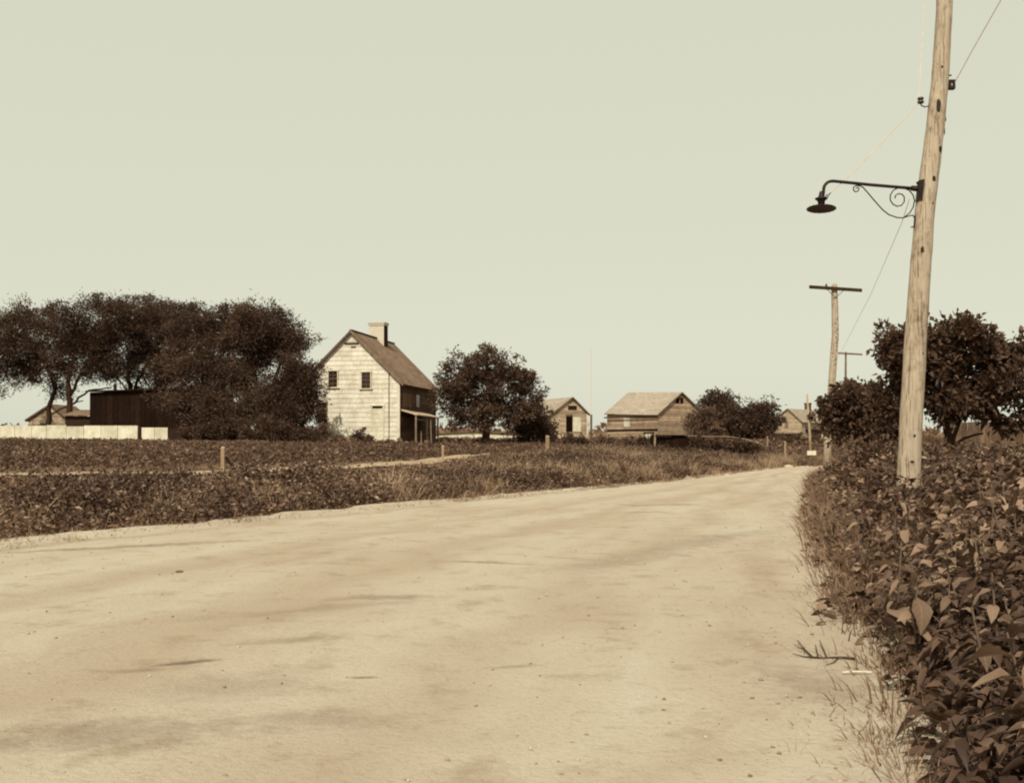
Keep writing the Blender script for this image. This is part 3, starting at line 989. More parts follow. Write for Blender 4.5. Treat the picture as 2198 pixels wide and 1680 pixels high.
# vent beam ends in the peak
xq, zq = gab(758, 737)
mb = MB(); mb.box(xq - 0.62, xq + 0.42, -0.10, -0.02, zq - 0.05, zq + 0.05); mb.build('peak_beam', M['dark_wood'], house)
xq, zq = gab(758, 744)
mb = MB(); mb.box(xq - 0.15, xq + 0.22, -0.09, -0.02, zq - 0.04, zq + 0.04); mb.build('peak_beam', M['brown_wood'], house)
# roof
OV = 0.22
sl_r = (RZ - ER) / (-RXl); sl_l = (RZ - EL) / (GW + RXl)
er = (0.30, ER - 0.30 * sl_r + 0.10); el = (-GW - 0.15, EL - 0.15 * sl_l + 0.10)
rf = roof_slab(house, 'roof', M['roof'], (er[0], -OV, er[1]), (er[0], HL + OV, er[1]), (RXl, -OV, RZ + 0.08), (RXl, HL + OV, RZ + 0.08), 0.09, 24, 0.10)
roof_slab(rf, 'roof_slope', M['roof'], (el[0], -OV, el[1]), (el[0], HL + OV, el[1]), (RXl, -OV, RZ + 0.08), (RXl, HL + OV, RZ + 0.08), 0.09, 18, 0.10)
mb = MB(); mb.box(RXl - 0.10, RXl + 0.10, -OV - 0.01, HL + OV + 0.01, RZ + 0.055, RZ + 0.145); mb.build('ridge_board', M['dark_wood'], rf)
for (x0, z0) in ((er[0], er[1]), (el[0], el[1])):
    mb = MB()
    mb.hexa([(x0, -OV - 0.04, z0 - 0.16), (RXl, -OV - 0.04, RZ - 0.08), (RXl, -OV - 0.004, RZ - 0.08), (x0, -OV - 0.004, z0 - 0.16),
             (x0, -OV - 0.04, z0 + 0.05), (RXl, -OV - 0.04, RZ + 0.13), (RXl, -OV - 0.004, RZ + 0.13), (x0, -OV - 0.004, z0 + 0.05)])
    mb.build('rake_board', M['brown_wood'] if x0 < -1 else M['roof'], rf)
# chimney with a corbelled cap
yc = 5.4
cw = 1.18
xc = RXl + 0.02
mb = MB()
zt_ = 10.42 - HC.z
mb.hexa([(xc - cw / 2, yc, RZ - 1.3), (xc + cw / 2, yc, RZ - 1.3), (xc + cw / 2, yc + 0.95, RZ - 1.3), (xc - cw / 2, yc + 0.95, RZ - 1.3),
         (xc - cw / 2, yc, zt_ - 0.24), (xc + cw / 2, yc, zt_ - 0.24), (xc + cw / 2, yc + 0.95, zt_ - 0.24), (xc - cw / 2, yc + 0.95, zt_ - 0.24)])
mb.box(xc - cw / 2 - 0.05, xc + cw / 2 + 0.05, yc - 0.05, yc + 1.00, zt_ - 0.238, zt_ - 0.10)
mb.box(xc - cw / 2 - 0.09, xc + cw / 2 + 0.09, yc - 0.09, yc + 1.04, zt_ - 0.098, zt_)
ch = mb.build('chimney', M['chimney'], rf)
mb = MB(); mb.box(xc + cw / 2 + 0.003, xc + cw / 2 + 0.02, yc + 0.02, yc + 0.93, RZ - 1.2, zt_ - 0.245); mb.build('shaded_face', M['dark_wood'], ch)  # dark plate paints shade onto the chimney's right face
mb = MB(); mb.box(xc - 0.4, xc + 0.4, yc + 0.15, yc + 0.8, zt_ + 0.002, zt_ + 0.03); mb.build('flue', M['void'], ch)
# the shaded side wall: boards, window, lean-to porch
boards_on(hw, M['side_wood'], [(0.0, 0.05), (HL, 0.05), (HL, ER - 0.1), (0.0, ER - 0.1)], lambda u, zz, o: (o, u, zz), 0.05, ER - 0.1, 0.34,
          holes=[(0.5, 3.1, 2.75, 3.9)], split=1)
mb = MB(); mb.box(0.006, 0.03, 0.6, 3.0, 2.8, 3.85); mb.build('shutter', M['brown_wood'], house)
mb = MB(); mb.box(0.055, 0.075, 3.9, 4.7, 2.9, 3.8); mb.build('window', M['glass'], house)
pr = MB()
pr.hexa([(0.08, 0.05, 2.52), (1.25, 0.05, 2.16), (1.25, 6.2, 2.10), (0.08, 6.2, 2.46), (0.08, 0.05, 2.60), (1.25, 0.05, 2.24), (1.25, 6.2, 2.18), (0.08, 6.2, 2.54)])
po = pr.build('porch_roof', M['shed_wood'], house)
for yy in (0.12, 3.0, 6.0):
    mb = MB(); mb.box(1.08, 1.19, yy, yy + 0.11, -0.1, 2.19); mb.build('porch_post', M['post'], house)
mb = MB(); mb.box(1.10, 1.16, 0.24, 2.98, 1.86, 1.94); mb.build('porch_rail', M['post'], house)
mb = MB(); mb.box(1.10, 1.16, 0.24, 2.98, 0.80, 0.86); mb.build('porch_rail', M['brown_wood'], house)
for (y0, y1, hgt) in ((1.0, 1.05, 1.1), (4.2, 4.0, 0.9), (4.8, 4.9, 1.3), (5.6, 5.7, 1.0)):
    mb = MB(); mb.tube([(1.3, y0, -0.2), (1.25, y1, hgt)], 0.035, 6); mb.build('picket', M['post'], house)
lean = MB(); b0 = HC.xy + HX * 1.75 + HYv * 2.0; b1 = HC.xy + HX * 1.25 + HYv * 3.6
lean.tube([(b0.x, b0.y, 0.95), (b1.x, b1.y, 2.95)], 0.04, 6)
tag(lean.build('leaning_pole', M['post']), 'pale wooden pole leaning against the porch of the old house', 'pole')

# ---- generic plank building -----------------------------------------
def plank_building(name, label, corner, yaw, W_, L_, h0, h1, xr, hr, wall_m, board_m, roof_m, step, gholes=(), sholes=(), cat='shed', ov=0.2, gaps=0.0, sag=0.05, lean_=0.0, courses=12, eaves=0.25, boards=True):
    """gable on local y=0 from x=0..W_, long wall on local x=0 from y=0..L_; h0,h1 eave heights at x=0 / x=W_; ridge at xr,hr"""
    root = empty(name, corner, yaw)
    tag(root, label, cat)
    gp = [(0, 0), (W_, 0), (W_, h1), (xr, hr), (0, h0)]
    mb = MB(); mb.prism([(x, 0, z) for x, z in gp], [(x, L_, z + lean_) if z > 0.01 else (x, L_, z) for x, z in gp])
    wl = mb.build('wall', wall_m, root)
    if boards:
        boards_on(wl, board_m, gp, lambda u, zz, o: (u, -o, zz), 0.0, hr, step, holes=gholes, jitter=0.02, gaps=gaps)
        boards_on(wl, board_m, [(0, 0), (L_, 0), (L_, h0 + lean_ * 0.5), (0, h0)], lambda u, zz, o: (-o, u, zz), 0.0, h0 + 0.3, step, holes=sholes, jitter=0.02, gaps=gaps, split=1)
    s0 = (hr - h0) / xr; s1 = (hr - h1) / (W_ - xr)
    e0 = (-eaves, h0 - eaves * s0 + 0.05); e1 = (W_ + eaves, h1 - eaves * s1 + 0.05)
    rf_ = roof_slab(root, 'roof', roof_m, (e0[0], -ov, e0[1]), (e0[0], L_ + ov, e0[1] + lean_), (xr, -ov, hr + 0.05), (xr, L_ + ov, hr + 0.05 + lean_), 0.07, courses, sag)
    roof_slab(rf_, 'roof_slope', roof_m, (e1[0], -ov, e1[1]), (e1[0], L_ + ov, e1[1] + lean_), (xr, -ov, hr + 0.05), (xr, L_ + ov, hr + 0.05 + lean_), 0.07, courses, sag)
    for (x0, z0) in (e0, e1):
        mb = MB()
        mb.hexa([(x0, -ov - 0.035, z0 - 0.14), (xr, -ov - 0.035, hr - 0.09), (xr, -ov - 0.003, hr - 0.09), (x0, -ov - 0.003, z0 - 0.14),
                 (x0, -ov - 0.035, z0 + 0.02), (xr, -ov - 0.035, hr + 0.07), (xr, -ov - 0.003, hr + 0.07), (x0, -ov - 0.003, z0 + 0.02)])
        mb.build('rake_board', M['brown_wood'], rf_)
    mb = MB(); mb.box(e0[0] - 0.03, e0[0] - 0.003, -ov, L_ + ov, e0[1] - 0.16, e0[1] - 0.03); mb.build('eave_board', M['dark_wood'], rf_)
    return root

def rect_part(root, name, mat, face, a, b, c, d, o0=0.004, o1=0.03):
    mb = MB()
    if face == 'g': mb.box(a, b, -o1, -o0, c, d)
    else: mb.box(-o1, -o0, a, b, c, d)
    return mb.build(name, mat, root)

# barn
BD = 100.0
bz = 1.12
barn = plank_building('plank_barn', 'large unpainted plank barn with pale sagging shingle roof and gable on the right', (X(1412, BD), BD, bz), math.radians(35),
                      6.2, 7.6, Z(888, BD) - bz, Z(888, BD) - bz + 0.1, 3.1, Z(844, BD) - bz + 0.15, M['dark_wood'], M['barn_wood'], M['pale_roof'], 0.26,
                      gholes=[(2.35, 3.45, 3.95, 4.55)], sholes=[(4.0, 5.0, 1.7, 2.75), (0.6, 1.75, 0.0, 1.05)], cat='barn', gaps=0.09, sag=0.10, lean_=0.30)
rect_part(barn, 'loft_window', M['void'], 'g', 2.4, 3.4, 4.0, 4.5)
mb = MB(); mb.box(2.87, 2.95, -0.07, -0.032, 4.0, 4.5); mb.build('loft_bar', M['barn_wood'], barn)
rect_part(barn, 'shutter', M['white'], 's', 4.05, 4.95, 1.75, 2.72, 0.004, 0.05)
rect_part(barn, 'low_door', M['white'], 's', 0.65, 1.72, 0.02, 1.02, 0.004, 0.05)
rect_part(barn, 'lintel', M['dark_wood'], 's', 0.45, 2.0, 1.06, 1.18, 0.05, 0.10)

# small shed
SD = 104.0
sz = 1.20
shed = plank_building('plank_shed', 'small pale plank shed with open dark loft door, between the round tree and the barn', (X(1182, SD), SD, sz), math.radians(24),
                      4.25, 6.5, Z(889, SD) - sz, Z(889, SD) - sz + 0.15, 2.45, Z(853, SD) - sz + 0.05, M['brown_wood'], M['shed_wood'], M['pale_roof'], 0.24,
                      gholes=[(1.72, 2.5, 1.15, 3.0)], gaps=0.0, sag=0.06)
rect_part(shed, 'doorway', M['void'], 'g', 1.78, 2.45, 1.2, 2.72)
rect_part(shed, 'door_head', M['brown_wood'], 'g', 1.74, 2.48, 2.74, 2.98, 0.004, 0.04)
rect_part(shed, 'door_leaf', M['white'], 'g', 2.50, 3.42, 1.18, 2.66, 0.065, 0.10)
rect_part(shed, 'gable_panel', M['dark_wood'], 'g', 1.95, 2.95, 3.42, 3.85, 0.045, 0.07)
rect_part(shed, 'corner_board', M['white'], 'g', 4.08, 4.27, 0.0, 3.0, 0.06, 0.09)
wl_ = MB(); p0 = Vector(at(1168, 100)); p1 = Vector(at(1232, 100))
for i in range(5):
    a = p0.lerp(p1, i / 5); b = p0.lerp(p1, (i + 0.97) / 5)
    wl_ = MB(); wl_.box(a.x, b.x, 99.95, 100.05, p0.z - 0.2, p0.z + 0.98 + 0.05 * random.random())
    if i == 0:
        lowf = empty('low_fence', p0); tag(lowf, 'low pale board fence below the small shed', 'fence')
    o = wl_.build('board', M['shed_wood'], lowf); o.location = -p0
pp = MB(); q = at(1268.5, 101); pp.tube([(0, 0, -0.2), (0.03, 0, Z(890, 101) - q[2])], 0.11, 8)
o = pp.build('stub_pole', M['brown_wood']); o.location = q; tag(o, 'short brown pole standing right beside the small shed', 'pole')
pp = MB(); q = at(1269, 125); pp.tube([(0, 0, -0.2), (0, 0, Z(790, 125) - q[2]), (0.02, 0, Z(746, 125) - q[2])], [0.035, 0.03, 0.025], 6)
o = pp.build('mast', M['wire']); o.location = q; tag(o, 'very thin tall pale mast rising behind the small shed', 'mast')

# long low building beyond the round tree
LD = 118.0
lb = plank_building('low_outbuilding', 'long low pale outbuilding seen under the round tree', (X(905, LD), LD, 1.25), 0, 12.5, 5.0, 1.0, 1.0, 6.25, 1.35, M['white'], M['white'], M['roof'], 0.5, boards=False, cat='outbuilding', sag=0.0, courses=6)
for i in range(5):
    rect_part(lb, 'wall_panel', M['white'], 'g', 0.2 + i * 2.45, 2.55 + i * 2.45, 0.05, 0.92, 0.004, 0.03)

# far house at the bend of the road
FD = 120.0
fzb = 1.2
far = plank_building('far_house', 'far pale house with small chimney at the bend of the road', (X(1667, FD), FD, fzb), math.radians(-40),
                     3.1, 7.8, Z(897, FD) - fzb, Z(905, FD) - fzb, 1.4, Z(878, FD) - fzb, M['shed_wood'], M['shed_wood'], M['pale_roof'], 0.40, cat='house', ov=0.12, sag=0.0,
                     gholes=[(0.95, 1.5, 1.7, 2.5)], courses=12, eaves=0.2)
mb = MB(); zr_ = Z(878, FD) - fzb; mb.box(1.1, 1.7, 5.2, 5.8, zr_ - 0.4, zr_ + 0.72); mb.box(1.04, 1.76, 5.14, 5.86, zr_ + 0.722, zr_ + 0.86); mb.build('chimney', M['brown_wood'], far)
rect_part(far, 'window', M['roof'], 'g', 1.0, 1.45, 1.75, 2.45)
for y0_ in (1.0, 3.2):
    mb = MB(); mb.box(3.105, 3.14, y0_, y0_ + 0.8, 1.2, 2.0); mb.build('window', M['glass'], far)
pr = MB(); pr.hexa([(3.15, 2.2, 1.55), (4.7, 2.2, 1.30), (4.7, 7.3, 1.30), (3.15, 7.3, 1.55), (3.15, 2.2, 1.70), (4.7, 2.2, 1.45), (4.7, 7.3, 1.45), (3.15, 7.3, 1.70)])
pr.build('porch_roof', M['dark_wood'], far)
for yy_ in (2.3, 4.7, 7.1):
    mb = MB(); mb.box(4.5, 4.64, yy_, yy_ + 0.14, -0.4, 1.33); mb.build('porch_post', M['white'], far)
mb = MB(); mb.box(-0.1, 3.05, -0.9, -0.05, 0.95, 1.12); mb.build('front_porch_roof', M['dark_wood'], far)
for xx_ in (0.0, 1.3, 2.55):
    mb = MB(); mb.box(xx_, xx_ + 0.12, -0.85, -0.73, -0.4, 0.945); mb.build('porch_post', M['white'], far)

# dark shed under the willows, left
DD = 78.0
dz_ = 1.05
x0, x1 = X(193, DD), X(470, DD)
dark = empty('dark_shed', (x0, DD, dz_)); tag(dark, 'long black shed with flat roof under the dark trees', 'shed')
wid = x1 - x0
mb = MB(); zl, zr = Z(842, DD) - dz_, Z(834, DD) - dz_
mb.hexa([(0, 0, -0.2), (wid, 0, -0.2), (wid, 4, -0.2), (0, 4, -0.2), (0, 0, zl), (wid, 0, zr), (wid, 4, zr + 0.2), (0, 4, zl + 0.2)])
wl = mb.build('wall', M['black_wood'], dark)
u = 0.0
while u < wid - 0.3:
    wd = random.uniform(0.38, 0.48)
    mb = MB(); zz = zl + (zr - zl) * u / wid - 0.08
    o_ = random.uniform(0, 0.012)
    mb.box(u + 0.008, min(u + wd - 0.008, wid), -0.03 - o_, -0.003, -0.15, zz)
    mb.build('board', M['black_wood'], wl)
    u += wd
mb = MB(); mb.hexa([(-0.25, -0.3, zl + 0.02), (wid, -0.3, zr + 0.02), (wid, 4.2, zr + 0.24), (-0.25, 4.2, zl + 0.24), (-0.25, -0.3, zl + 0.12), (wid, -0.3, zr + 0.12), (wid, 4.2, zr + 0.34), (-0.25, 4.2, zl + 0.34)])
mb.build('roof', M['dark_roof'], dark)
xp = X(236, DD) - x0
mb = MB(); mb.tube([(xp, 1, zl), (xp, 1, Z(822, DD) - dz_)], 0.13, 8); mb.build('stove_pipe', M['iron'], dark)
# lower lean-to at its left
mb = MB(); xa, xb = X(140, 80) - x0, 0.0
lt = empty('lean_to', (X(140, 80), 80, dz_)); tag(lt, 'low dark lean-to left of the black shed behind the white fence', 'lean-to')
wl2 = X(196, 80) - X(140, 80)
mb = MB(); mb.box(0, wl2, 0, 2.5, -0.2, Z(893, 80) - dz_); mb.build('wall', M['dark_wood'], lt)
mb = MB(); mb.hexa([(-0.1, -0.25, Z(892, 80) - dz_), (wl2, -0.25, Z(892, 80) - dz_), (wl2, 2.6, Z(879, 80) - dz_), (-0.1, 2.6, Z(879, 80) - dz_),
                    (-0.1, -0.25, Z(890, 80) - dz_), (wl2, -0.25, Z(890, 80) - dz_), (wl2, 2.6, Z(877, 80) - dz_), (-0.1, 2.6, Z(877, 80) - dz_)]); mb.build('roof', M['roof'], lt)
# pale cottage at the far left
CD = 92.0
cot = plank_building('pale_cottage', 'small pale cottage gable at the far left behind the white fence', (X(62, CD), CD, 1.15), 0, 3.4, 5.0, Z(898, CD) - 1.15, Z(898, CD) - 1.15, 1.95, Z(868, CD) - 1.15,
                     M['shed_wood'], M['shed_wood'], M['roof'], 0.4, cat='cottage', sag=0.0, gholes=[(1.0, 1.7, 0.9, 1.9)])
rect_part(cot, 'window', M['glass'], 'g', 1.05, 1.65, 0.95, 1.85)

# white board fence
WD = 66.0
wf = empty('white_fence', at(100, WD)); tag(wf, 'bright white board fence before the black shed and trees', 'fence')
wb = Vector(wf.location)
edges = [-120, -82, -44, -6, 32, 68, 100, 143, 180, 217, 253, 296]
for i in range(len(edges)):
    px0 = edges[i]; px1 = edges[i + 1] if i + 1 < len(edges) else 298
    if i == len(edges) - 1: break
    a, b = X(px0 + 0.4, WD), X(px1 - 0.4, WD)
    top = Z(913.5 + random.uniform(-1.3, 1.3) + max(0, px0 - 100) * 0.006, WD)
    mb = MB(); z0 = zt((a + b) / 2, WD) - 0.1
    mb.box(a - wb.x, b - wb.x, -0.03 - 0.012 * (i % 2), 0.0, z0 - wb.z, top - wb.z); mb.build('panel', M['white'], wf)
for (px0, px1) in ((304.5, 331.5), (332.5, 360)):
    a, b = X(px0, WD), X(px1, WD)
    mb = MB(); mb.box(a - wb.x, b - wb.x, -0.04, 0, zt(a, WD) - 0.1 - wb.z, Z(917.5, WD) - wb.z); mb.build('panel', M['white'], wf)
mb = MB(); a, b = X(297.5, WD), X(303.5, WD); mb.box(a - wb.x, b - wb.x, -0.10, 0.05, zt(a, WD) - 0.2 - wb.z, Z(915, WD) - wb.z); mb.build('post', M['dark_wood'], wf)
mb = MB(); mb.box(X(-118, WD) - wb.x, X(358, WD) - wb.x, 0.004, 0.08, 0.3, 0.40); mb.build('rail', M['brown_wood'], wf)
# board fence in the shade right of it
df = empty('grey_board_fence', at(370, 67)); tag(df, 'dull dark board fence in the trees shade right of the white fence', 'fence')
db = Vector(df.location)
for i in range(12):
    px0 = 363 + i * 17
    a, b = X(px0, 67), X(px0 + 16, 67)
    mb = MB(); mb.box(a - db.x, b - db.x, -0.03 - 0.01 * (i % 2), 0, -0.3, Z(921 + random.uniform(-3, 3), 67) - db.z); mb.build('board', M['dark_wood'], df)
# planks and a stone lying before the fences
for (px, w_, lab) in ((400, 50, 'pale plank lying on the grass end of the white fence'), (438, 46, 'shorter pale plank lying at the edge of the crop field')):
    p = at(px, 64); mb = MB(); mb.box(-w_ / 2 * 64 / F, w_ / 2 * 64 / F, -0.12, 0.12, 0.30, 0.44)
    o = mb.build('plank', M['post']); o.location = p; o.rotation_euler = (0, 0.01, 0.1 * random.uniform(-1, 1)); tag(o, lab, 'plank')

# ------------------------------------------------------------------ dirt path and field posts
def strip(name, mat, pts, wds, label, cat, kind='structure', lift=0.03):
    """ribbon of ground following the terrain"""
    P_ = np.array(pts, float)
    s = np.r_[0, np.cumsum(np.linalg.norm(np.diff(P_, axis=0), axis=1))]
    n = int(s[-1] / 0.25)
    u = np.linspace(0, s[-1], n)
    c = np.stack([np.interp(u, s, P_[:, 0]), np.interp(u, s, P_[:, 1])], 1)
    wv = np.interp(u, s, wds)
    d = np.gradient(c, axis=0); d /= np.linalg.norm(d, axis=1, keepdims=True)
    nn = np.stack([-d[:, 1], d[:, 0]], 1)
    rows = []
    for f in np.linspace(-1, 1, 5):
        q = c + nn * (wv * f * 0.5 * (0.8 + 0.5 * vnoise(c[:, 0] + f * 9, c[:, 1], 0.6, 31)))[:, None]
        rows.append(np.c_[q, zt(q[:, 0], q[:, 1]) + lift])
    V_ = np.stack(rows, 1).reshape(-1, 3)
    i_ = (np.arange(n - 1)[:, None] * 5 + np.arange(4)[None, :]).ravel()
    o = link(name, np_mesh(name, V_, np.stack([i_, i_ + 1, i_ + 6, i_ + 5], 1)), mat)
    tag(o, label, cat, kind=kind)
    return o
m_, t_, out_ = new_mat('dry_path_dirt')
n_ = noise(t_, coords(t_), 3.0, 5); r_p = ramp(t_, [(0.3, (0.26, 0.175, 0.108, 1)), (0.7, (0.44, 0.335, 0.215, 1))]); t_.links.new(n_, r_p.inputs[0])
principled(t_, out_, r_p.outputs[0], 1.0, n_, 0.03)
M['path'] = m_
strip('field_path', M['path'], EDGE, [0.3] * 4 + [0.55, 0.6, 0.65, 0.75, 0.9, 0.8, 0.5], 'pale trodden dirt path along the near edge of the crop', 'path')

def fence_post(px, ybot, ytop, wpx, label, d=None, group=None, lean=0.0, mat=None):
    if d is None:
        x, d = hit(px, ybot)
    q = at(px, d)
    h = Z(ytop, d) - q[2]; r = wpx * d / F / 2
    mb = MB()
    mb.hexa([(-r, -r, -0.3), (r, -r, -0.3), (r, r, -0.3), (-r, r, -0.3), (-r * .9 + lean, -r * .9, h), (r * .9 + lean, -r * .9, h), (r * .9 + lean, r * .9, h + r * 0.7), (-r * .9 + lean, r * .9, h + r * 0.7)])
    o = mb.build('fence_post', mat or M['post']); o.location = q
    tag(o, label, 'post', group)
    return o
fence_post(478.5, 1016, 961, 8, 'thick pale post at the crop edge, leftmost in the field', group='field posts')
fence_post(950.5, 990, 957, 5.5, 'slim post by the pale path, below the round tree', group='field posts')
fence_post(1175, 975, 937, 8, 'pale post at the far end of the path, below the small shed', group='field posts')
# dark slanting bar beside the first post
q = at(484, hit(478.5, 1016)[1]); mb = MB(); mb.tube([(0, 0.02, 0.42), (0.32, 0.05, -0.05)], 0.035, 6)
o = mb.build('post_bar', M['dark_wood']); o.location = q; tag(o, 'dark slanting bar right of the thick pale field post', 'brace')

# ------------------------------------------------------------------ field crop, verge grass and weeds (uncountable)
def in_poly(x, y, poly):
    inside = np.zeros(x.shape, bool)
    n = len(poly)
    for i in range(n):
        x1_, y1_ = poly[i]; x2_, y2_ = poly[(i + 1) % n]
        c = ((y1_ > y) != (y2_ > y)) & (x < (x2_ - x1_) * (y - y1_) / (y2_ - y1_ + 1e-12) + x1_)
        inside ^= c
    return inside

def leaves_on(name, label, cat, pts, hgt, per, spread, L, W, mat, up=0.5, tint=0.45, tvar=0.6, fine=False):
    """bushy low plants: pts (n,2) plant places, hgt (n,) heights"""
    n = len(pts)
    ci = np.repeat(np.arange(n), per)
    m = len(ci)
    u = RNG.random(m)
    ang = RNG.random(m) * 2 * np.pi
    rad = spread * np.sqrt(RNG.random(m)) * (1.05 - 0.55 * u)
    x = pts[ci, 0] + np.cos(ang) * rad; y = pts[ci, 1] + np.sin(ang) * rad
    z = zt(pts[:, 0], pts[:, 1])[ci] + u * hgt[ci] * (1 - 0.35 * (rad / spread) ** 2)
    A_ = np.stack([np.cos(ang), np.sin(ang), RNG.normal(size=m) * 0.45 + up], 1) + RNG.normal(size=(m, 3)) * 0.35
    pt = (vnoise(pts[:, 0], pts[:, 1], 2.0, 41) - 0.5) * 0.35
    tn = np.clip(tint + pt[ci] + (RNG.random(m) - 0.5) * tvar, 0, 1)
    me = leaf_mesh(name, np.stack([x, y, z], 1), A_, L * (0.6 + 0.8 * RNG.random(m)), W * (0.6 + 0.8 * RNG.random(m)), tn, fine=fine)
    o = link(name, me, mat)
    tag(o, label, cat, kind='stuff')
    return o

# crop: rows of low bushy plants
EA = np.array(EDGE)
far_edge = [(X(1380, 74), 74), (X(1180, 80), 80), (X(930, 66), 66), (X(600, 64), 64), (X(360, 63), 63), (X(100, 62), 62), (X(-250, 62), 62)]
fpoly = list(EDGE) + [(X(1400, 60), 60)] + far_edge + [(X(-250, 30), 30)]
rows = []
rd = Vector((0.86, 0.51)).normalized(); rn = Vector((-rd.y, rd.x))
for k in range(-40, 130):
    for j in range(-140, 200):
        p = rn * (k * 1.0) + rd * (j * 0.42 + (k % 2) * 0.2)
        rows.append((p.x - 4, p.y + 25))
rows = np.array(rows); rows = rows + RNG.normal(size=rows.shape) * 0.09
rows = rows[in_poly(rows[:, 0], rows[:, 1], fpoly)]
rows = rows[np.abs(rows[:, 0]) < rows[:, 1] * 0.62]
rows = rows[seg_dist(rows[:, 0], rows[:, 1], EA) > 0.55]
rows = rows[RNG.random(len(rows)) < 0.93]
hg = 0.34 + 0.14 * vnoise(rows[:, 0], rows[:, 1], 3.0, 44) + 0.06 * RNG.random(len(rows))
leaves_on('field_crop', 'dark leafy low crop growing in rows over the field', 'crop', rows, hg, 44, 0.30, 0.105, 0.062, M['crop'], tint=0.42, tvar=0.75)

# left verge
def scatter(n, x0, x1, y0, y1):
    return np.stack([RNG.uniform(x0, x1, n), RNG.uniform(y0, y1, n)], 1)
cand = scatter(90000, -14, 26, 8, 62)
l_, r_ = side(cand[:, 0], cand[:, 1])
xe = np.array(EDGE)
below_edge = ~in_poly(cand[:, 0], cand[:, 1], list(EDGE) + [(X(1400, 60), 60)] + far_edge + [(X(-400, 40), 40)])
lim = np.where(cand[:, 1] > 30, 16.0, 12.0)
keep = (l_ > 0.12) & (l_ < lim) & below_edge & (np.abs(cand[:, 0]) < cand[:, 1] * 0.62)
vg = cand[keep]; vl = l_[keep]
# the path itself stays trodden
dpath = seg_dist(vg[:, 0], vg[:, 1], EA)
ok = dpath > 0.28
vg, vl = vg[ok], vl[ok]
patch = vnoise(vg[:, 0], vg[:, 1], 3.2, 51)
nearleft = ss(4, -6, vg[:, 0]) * ss(30, 18, vg[:, 1])
dp_ = dpath[ok]
short = 0.16 + 0.84 * ss(0.5, 3.0, dp_)
weedy = RNG.random(len(vg)) < np.clip((patch - 0.5) * 2.2 + 0.75 * nearleft + 0.10 * (vl < 1.2) + 0.22, 0.05, 0.88)
print('verge', len(vg), weedy.sum())
wsel = RNG.permutation(np.flatnonzero(weedy))[:7000]; wpts = vg[wsel]
wh = (0.16 + 0.62 * vnoise(wpts[:, 0], wpts[:, 1], 0.9, 52) ** 1.4 + 0.14 * vnoise(wpts[:, 0], wpts[:, 1], 3.0, 54)) * (0.45 + 0.55 * ss(0.0, 1.2, seg_dist(wpts[:, 0], wpts[:, 1], LP))) * short[wsel]
leaves_on('verge_weeds', 'dark leafy weeds on the bank left of the road', 'weeds', wpts, wh, 20, 0.24, 0.090, 0.046, M['weed'], up=0.35, tint=0.48, tvar=0.95)

dk = (vnoise(vg[:, 0], vg[:, 1], 1.15, 57) > 0.66) & (dp_ > 1.6)
dsel = RNG.permutation(np.flatnonzero(dk))[:2600]; dpts = vg[dsel]
leaves_on('verge_thicket', 'dark taller patches of weeds on the bank left of the road', 'weeds', dpts, (0.42 + 0.22 * RNG.random(len(dpts))) * short[dsel] * (0.5 + 0.5 * ss(0.0, 1.0, seg_dist(dpts[:, 0], dpts[:, 1], LP))), 24, 0.20, 0.09, 0.045, M['weed'], up=0.4, tint=0.22, tvar=0.6)

def grass(name, label, pts, hgt, per, mat, width, tint=0.5, spread=0.16, cat='grass', splay=0.0):
    n = len(pts); ci = np.repeat(np.arange(n), per); m = len(ci)
    off = RNG.normal(size=(m, 2)) * spread
    b = pts[ci] + off
    z = zt(pts[:, 0], pts[:, 1])[ci] - 0.02
    L = hgt[ci] * (0.55 + 0.75 * RNG.random(m))
    A_ = np.stack([RNG.normal(size=m) * 0.38, RNG.normal(size=m) * 0.38, np.ones(m)], 1)
    A_[:, :2] += off / spread * splay
    A_ = unit(A_)
    # two-segment blades
    S = unit(np.stack([RNG.normal(size=m), RNG.normal(size=m) * 0.4, np.zeros(m)], 1))
    w = width * (0.6 + 0.8 * RNG.random(m))
    B0 = np.stack([b[:, 0], b[:, 1], z], 1)
    mid_ = B0 + A_ * (L * 0.6)[:, None]
    bend = A_.copy(); bend[:, 2] *= 0.45; bend = unit(bend)
    tip = mid_ + bend * (L * 0.45)[:, None]
    V_ = np.stack([B0 - S * w[:, None] / 2, B0 + S * w[:, None] / 2, mid_ + S * w[:, None] * 0.4, mid_ - S * w[:, None] * 0.4, tip], 1).reshape(-1, 3)
    i = np.arange(m) * 5
    Q_ = np.concatenate([np.stack([i, i + 1, i + 2], 1), np.stack([i, i + 2, i + 3], 1), np.stack([i + 3, i + 2, i + 4], 1)])
    pt = (vnoise(pts[:, 0], pts[:, 1], 1.6, 61) - 0.5) * 0.5
    tn = np.clip(tint + pt[ci] + (RNG.random(m) - 0.5) * 0.55, 0, 1)
    o = link(name, np_mesh(name, V_, Q_, np.concatenate([tn, tn, tn])), mat)
    tag(o, label, cat, kind='stuff')
    return o
gp_ = vg[~weedy]
gh = (0.18 + 0.48 * vnoise(gp_[:, 0], gp_[:, 1], 0.9, 53) ** 1.3) * (0.4 + 0.6 * ss(0.0, 1.0, seg_dist(gp_[:, 0], gp_[:, 1], LP))) * short[~weedy]
sel = RNG.permutation(len(gp_))[:8500]
grass('verge_grass', 'tall brown grass on the bank left of the road', gp_[sel], gh[sel], 11, M['grass'], 0.020, 0.50, 0.14, splay=0.25)
tl_ = (vnoise(vg[:, 0], vg[:, 1], 1.4, 58) > 0.64) & (dp_ > 1.2) & (vg[:, 0] > -3)
tsel = RNG.permutation(np.flatnonzero(tl_))[:1500]
